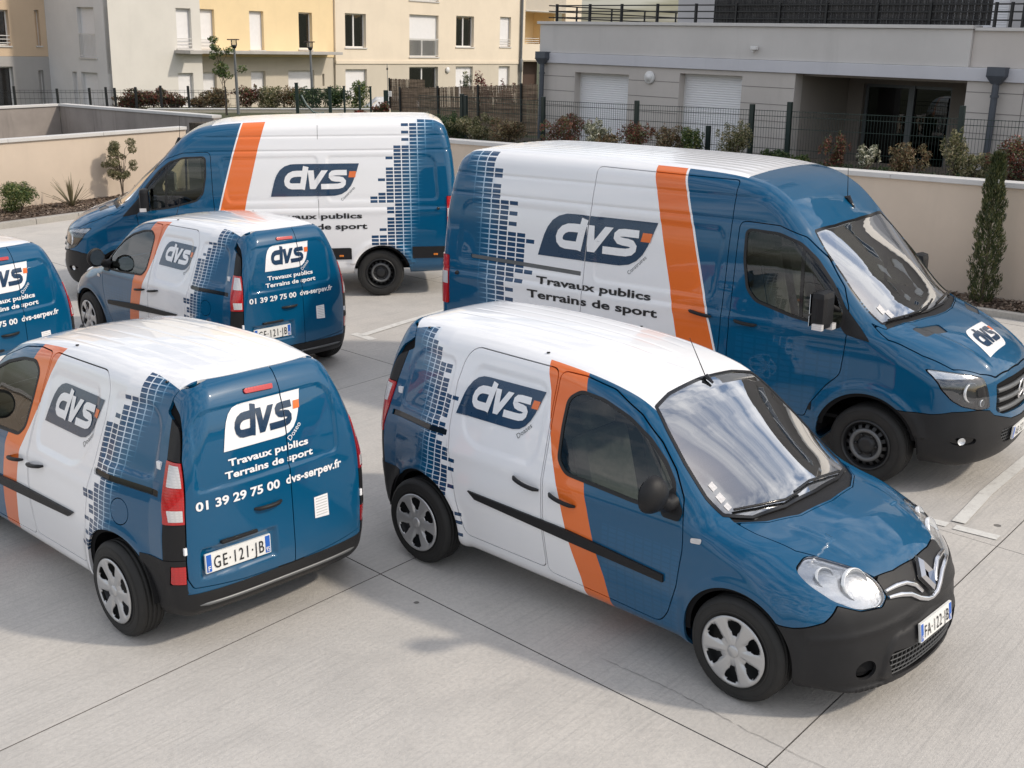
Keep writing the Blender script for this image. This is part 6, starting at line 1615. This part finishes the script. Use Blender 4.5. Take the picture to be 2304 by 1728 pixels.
# ======================= plants =======================
def leaves(rs,centers,radii,n,size,flat=.5,up=.3,asp=.45):
    """n pointed leaves spread over soft clumps"""
    w=np.array([r[0]*r[1]*r[2] for r in radii])**.66;w/=w.sum();ci=rs.choice(len(centers),n,p=w)
    C=np.array(centers)[ci];Rr=np.array(radii)[ci]
    d=rs.normal(size=(n,3));d/=np.linalg.norm(d,axis=1,keepdims=True);rad=rs.uniform(.35,1.08,n)**.6
    P=C+d*Rr*rad[:,None]
    nrm=d*.7+rs.normal(size=(n,3))*.6+np.array([0,0,up]);nrm/=np.linalg.norm(nrm,axis=1,keepdims=True)
    t=rs.normal(size=(n,3));t-=nrm*(t*nrm).sum(1,keepdims=True);t/=np.linalg.norm(t,axis=1,keepdims=True);b=np.cross(nrm,t)
    s=size*rs.uniform(.6,1.35,n)[:,None]
    A=P-t*s;B_=P+b*s*asp+nrm*s*.12;D=P-b*s*asp+nrm*s*.12;E_=P+t*s
    V=np.stack([A,D,E_,B_],1).reshape(-1,3);F=np.arange(4*n).reshape(-1,4);return V,F
GREENS=leaf_mat('shrub_green',(0.043,0.087,0.026),(0.123,0.181,0.051),(0.275,0.290,0.102));PHOT=leaf_mat('photinia_red',(0.080,0.051,0.032),(0.246,0.080,0.055),(0.145,0.174,0.072));
OLIVE=leaf_mat('olive_leaf',(0.087,0.109,0.043),(0.232,0.217,0.102),(0.435,0.377,0.232));PALE=leaf_mat('variegated_leaf',(0.102,0.123,0.072),(0.319,0.319,0.203),(0.899,0.870,0.725));HEDG=leaf_mat('hedge_green',(0.026,0.058,0.023),(0.065,0.116,0.041),(0.131,0.174,0.058));CYPM=leaf_mat('cypress_green',(0.029,0.049,0.017),(0.080,0.102,0.035),(0.160,0.160,0.065),.2)
REDL=leaf_mat('red_leaf',(0.145,0.029,0.023),(0.377,0.065,0.051),(0.174,0.116,0.058));BARK=plain('bark',(.11,.085,.065),.9,var=.25,vscale=20,bmp=.5,bscale=60);MIXL=leaf_mat('photinia_mixed',(0.072,0.072,0.032),(0.217,0.123,0.065),(0.348,0.290,0.160))
def shrub(name,x,y,z,rx,ry,h,mat,n,size,label,cat='shrub',seed=0,clumps=9,group=None,stems=6,sparse=1.0,asp=.45):
    rs=np.random.RandomState(seed+11);root=empty(name,(x,y,z));tag(root,label,cat,group)
    cs=[];rr=[]
    for i in range(clumps):
        a=rs.uniform(0,2*math.pi);u=rs.uniform(.0,1)**.5*.72;zz=rs.uniform(.22,.85)*h
        cs.append((math.cos(a)*u*rx*(1-.3*zz/h),math.sin(a)*u*ry*(1-.3*zz/h),zz));q=rs.uniform(.26,.46)*sparse;rr.append((rx*q,ry*q,h*q*.62))
    # tip shoots
    for i in range(int(clumps*1.2)):
        a=rs.uniform(0,2*math.pi);u=rs.uniform(.3,.95);cs.append((math.cos(a)*u*rx,math.sin(a)*u*ry,h*rs.uniform(.65,1.02)*(1-.25*u*u)));rr.append((rx*.12,ry*.12,h*.12))
    V,F=leaves(rs,cs,rr,n,size,asp=asp)
    V[:,2]=np.maximum(V[:,2],.01)
    mesh_obj('foliage',V,F,mat,root)
    k=MB()
    for i in range(stems):
        c=cs[i%len(cs)];k.tube([(c[0]*.1,c[1]*.1,-.02),(c[0]*.55,c[1]*.55,c[2]*.5),c],[.014,.010,.004],5)
    k.build('stems',BARK,root);return root
# shrubs behind the right-hand wall (s along the wall, base at 1.62)
spec=[(-12.0,.55,.62,HEDG,'dark green shrub low before the brushwood screen, left end'),(-11.2,.6,.60,OLIVE,'olive green bush in front of the brushwood screen'),(-10.35,.5,.55,MIXL,'brownish bush at the foot of the grey house corner'),(-12.9,.45,.55,PALE,'white-flecked shrub just right of the back left van'),
 (-8.75,.52,.74,PHOT,'reddish photinia bush by the left drainpipe of the grey house'),(-8.05,.35,.62,PALE,'pale-leaved shrub growing out of the red photinia'),(-7.75,.42,.36,MIXL,'small brown-green shrub below the first white shutter'),
 (-7.1,.42,.62,PHOT,'red-brown photinia in front of the second fence post'),(-6.3,.40,.60,MIXL,'mixed red and green photinia between the two shutters'),(-5.85,.26,.60,GREENS,'narrow green shrub before the second white shutter'),(-4.95,.38,.72,OLIVE,'dark straggly shrub beside the short black post'),
 (-4.2,.30,.30,HEDG,'low dark shrub behind the large van roof'),(-3.1,.26,.62,PHOT,'thin reddish shrub left of the dark terrace'),(-2.55,.22,.46,PALE,'small white-tipped shrub before the dark terrace door'),(-1.80,.40,.55,MIXL,'yellow-brown bushy shrub in front of the dark terrace'),(-1.15,.22,.78,OLIVE,'tall thin shrub at the right of the terrace'),
 (-.75,.36,.45,OLIVE,'low olive shrub just left of the cypress top'),(-.30,.40,.68,PHOT,'red photinia behind the cypress top'),(.25,.45,.66,PHOT,'red photinia at the right edge above the wall'),(1.0,.5,.7,MIXL,'mixed photinia outside the right edge'),(2.0,.5,.7,PHOT,'red photinia farther along the wall'),(-3.7,.2,.25,GREENS,'tiny green plant behind the large van roof')]
for i,(s,r_,h,m,lb) in enumerate(spec):
    p=wl(s,.68);shrub('photinia_shrub' if m in(PHOT,MIXL) else 'shrub',p[0],p[1],1.60,r_,r_*.7,h,m,int(2600*r_/.4),.0235,lb,seed=i,clumps=10,sparse=.95)
# ivy-like ground cover under them
rs=np.random.RandomState(5);V=[];F=[]
cs=[(*wl(rs.uniform(-13.5,4),rs.uniform(.3,1.1)),1.64) for _ in range(150)];V,F=leaves(rs,cs,[(.25,.25,.07)]*150,9000,.028);tag(mesh_obj('ground_cover',V,F,HEDG),'dark low ground cover under the shrubs on the wall','ground cover',kind='stuff')
# far yard hedges
far=[(-13.1,43.0,1.5,.60,.70,PHOT,'dark red photinia bush before the white block',-1),(-13.9,43.0,.8,.45,.45,PHOT,'low red shrub left of the photinia by the white block',-1),(-12.2,43.0,.9,.45,.50,PHOT,'red-brown shrub right of the photinia by the white block',-1),
 (-11.3,43.2,.8,.5,.40,MIXL,'low brownish shrub at the end of the thin fence',0),(-10.6,42.3,.8,.75,.70,MIXL,'mixed photinia left of the nearer lamp post',0),(-9.5,43,.8,.75,.80,PHOT,'tall red photinia right of the nearer lamp post',0),(-8.6,43,.9,.80,.75,OLIVE,'olive photinia before the beige ground floor',0),(-7.9,43,.8,.8,.80,MIXL,'brown-green photinia beside the farther lamp post',0),
 (-7.2,42,.9,.5,.78,HEDG,'trimmed dark green hedge behind the gate, left part',0),(-6.2,42,.9,.5,.78,HEDG,'trimmed dark green hedge behind the gate, right part',0),(-5.4,42,.7,.5,.95,GREENS,'lighter green bush with tall shoots behind the gate',0),(-4.1,37,.42,.40,.50,PHOT,'dark red bush in front of the thick gate pillar',0),(-4.75,37,.3,.3,.25,REDL,'small red plant left of the gate pillar bush',0)]
for i,(x,y,rx,ry,h,m,lb,_) in enumerate(far): shrub('hedge_bush',x,y,1.28,rx*.75,ry*.7,h+.04,m,int(2400*rx),.045,lb,seed=40+i,clumps=12,sparse=1.1,stems=4)
for i,(x,rx,h,m,lb) in enumerate(((-1.25,.22,1.48,PALE,'white-flecked shrub peeping over the brushwood screen'),(-.75,.35,1.40,REDL,'bright red bush behind the brushwood screen, left part'),(-.15,.38,1.30,REDL,'bright red bush behind the brushwood screen, right part'))):
    shrub('red_shrub',x,33.5+(.3 if i==2 else 0),1.3,rx,.3,h,m,1500,.04,lb,seed=70+i,clumps=9)
# big trees far away, visible only between buildings and in reflections
def tree(name,x,y,z,h,r_,label,seed,mat,n=5000,size=.10):
    rs=np.random.RandomState(seed);root=empty(name,(x,y,z));tag(root,label,'tree');k=MB();k.tube([(0,0,0),(.05*h*.1,0,h*.35),(0,.03*h*.1,h*.75)],[.035*h*.6,.028*h*.5,.01*h],8)
    cs=[];rr=[]
    for i in range(16):
        a=rs.uniform(0,6.28);u=rs.uniform(.2,.85)*r_;zz=h*rs.uniform(.42,.92);c=(math.cos(a)*u*(1.2-zz/h),math.sin(a)*u*(1.2-zz/h),zz);cs.append(c);q=r_*rs.uniform(.22,.38);rr.append((q,q,q*.75))
        k.tube([(0,0,zz*.55),(c[0]*.5,c[1]*.5,zz*.8),c],[.012*h,.007*h,.003*h],5)
    k.build('trunk',BARK,root);V,F=leaves(rs,cs,rr,n,size);mesh_obj('crown',V,F,mat,root)
tree('garden_tree',-23.0,50,.1,6.5,2.6,'leafy green tree at the far left edge beside the tan house',3,OLIVE,5000,.09)
# young tree with a stake by the lamp post
def young_tree():
    root=empty('young_tree',(-9.52,39.5,1.15));tag(root,'young sapling with sparse leaves tied to a stake beside the nearer lamp post','tree');rs=np.random.RandomState(4)
    k=MB();k.tube([(0,0,0),(.02,0,1.2),(-.18,0,2.1),(-.28,0,2.65)],[.022,.018,.012,.005],6)
    cs=[(-.26,0,2.55),(-.22,0,2.3),(-.05,0,2.15),(.25,0,2.2),(-.30,0,2.05),(-.12,0,1.75),(.05,0,1.65),(-.05,0,1.45),(.62,0,1.62),(.15,0,1.42),(-.2,0,1.55)]
    for c in cs: k.tube([(-.05,0,max(.9,c[2]-.45)),c],[.008,.003],4)
    k.build('trunk',BARK,root);V,F=leaves(rs,cs,[(.17,.14,.13)]*len(cs),900,.05);mesh_obj('crown',V,F,GREENS,root)
    k=MB();k.tube([(.05,-.05,-.1),(.05,-.05,1.05)],.02,6);k.build('stake',BLK,root)
young_tree()
# ---- left bed ----
def onbed(s,off,z=.1): p=ll(s,off);return p[0],p[1],z
x,y,z_=onbed(-.62,.75);shrub('bed_shrub',x,y,.10,.44,.40,.62,GREENS,6500,.021,'rounded dark green shrub against the peach wall at the left edge',seed=90,clumps=16,sparse=1.15)
def yucca():
    x,y,z_=onbed(.62,.80);root=empty('yucca',(x,y,.1));tag(root,'spiky brown-green yucca in front of the peach wall','plant');rs=np.random.RandomState(8)
    m=leaf_mat('yucca_leaf',(.10,.10,.05),(.22,.19,.11),(.30,.24,.15),.1);
    for i in range(34):
        a=rs.uniform(0,6.28);el=rs.uniform(.50,1.45);L=rs.uniform(.50,.85);d=Vector((math.cos(a)*math.cos(el),math.sin(a)*math.cos(el),math.sin(el)));side_=d.cross(Vector((0,0,1))).normalized()
        V=[];F=[]
        for j in range(5):
            t=j/4;p=d*L*t+Vector((0,0,-.10*t*t*math.cos(el)));w=.020*(1-t)**.6+.001;V+=[p+side_*w,p+Vector((0,0,-.006)),p-side_*w]
        for j in range(4):
            for c in(0,1): F.append((3*j+c,3*j+c+1,3*j+3+c+1,3*j+3+c))
        mesh_obj('leaf',V,F,m,root)
yucca()
def bed_tree():
    x,y,z_=onbed(2.15,.55);root=empty('small_tree',(x,y,.1));tag(root,'small multi-stem tree with open crown against the peach wall, left of the back van','tree');rs=np.random.RandomState(2)
    k=MB();cs=[];rr=[]
    for i in range(5): 
        a=rs.uniform(0,6.28);k.tube([(0,0,0),(.03*math.cos(a),.03*math.sin(a),.45),(.12*math.cos(a),.12*math.sin(a),.75)],[.016,.013,.008],6)
    for i in range(26):
        a=rs.uniform(0,6.28);u=rs.uniform(.05,.40);zz=rs.uniform(.50,1.32);u*=1.25-abs(zz-.95)*1.6;cs.append((math.cos(a)*u,math.sin(a)*u,zz));q=rs.uniform(.07,.13);rr.append((q,q,q*.8));k.tube([(.03,.0,.5),(cs[-1][0]*.5,cs[-1][1]*.5,zz-.15),cs[-1]],[.008,.005,.002],4)
    k.build('trunk',BARK,root);V,F=leaves(rs,cs,rr,5200,.022);mesh_obj('crown',V,F,OLIVE,root)
bed_tree()
x,y,z_=onbed(2.5,.9);shrub('bed_shrub',x,y,.1,.30,.25,.32,PHOT,900,.028,'low reddish plant at the foot of the small tree',seed=95,clumps=8)
# ---- cypress ----
def cypress():
    p=wl(-.10,-.42);root=empty('cypress',(p[0],p[1],.06));tag(root,'slim dark cypress standing against the wall at the right','tree');rs=np.random.RandomState(6);H=2.08
    k=MB();k.tube([(0,0,0),(0,0,H*.8)],[.03,.008],6);k.build('trunk',BARK,root)
    n=10500;t=rs.uniform(0,1,n)**.85;rad=np.interp(t,[0,.06,.2,.45,.7,.88,1.0],[.13,.175,.19,.175,.14,.105,.05])
    a=rs.uniform(0,6.283,n);lump=1+.22*np.sin(a*3+t*23)+.15*np.sin(a*5-t*41);r_=rad*lump*rs.uniform(.45,1.05,n)**.5
    P=np.stack([np.cos(a)*r_,np.sin(a)*r_,t*H],1)
    up=np.stack([np.cos(a)*.35,np.sin(a)*.35,np.ones(n)],1)+rs.normal(size=(n,3))*.28;up/=np.linalg.norm(up,axis=1,keepdims=True)
    sd=np.cross(up,rs.normal(size=(n,3)));sd/=np.linalg.norm(sd,axis=1,keepdims=True);L=rs.uniform(.025,.055,n)[:,None]*(1+.6*(t[:,None]>.9))
    V=np.stack([P-up*L*.4,P+sd*L*.16,P+up*L,P-sd*L*.16],1).reshape(-1,3);mesh_obj('crown',V,np.arange(4*n).reshape(-1,4),CYPM,root)
cypress()
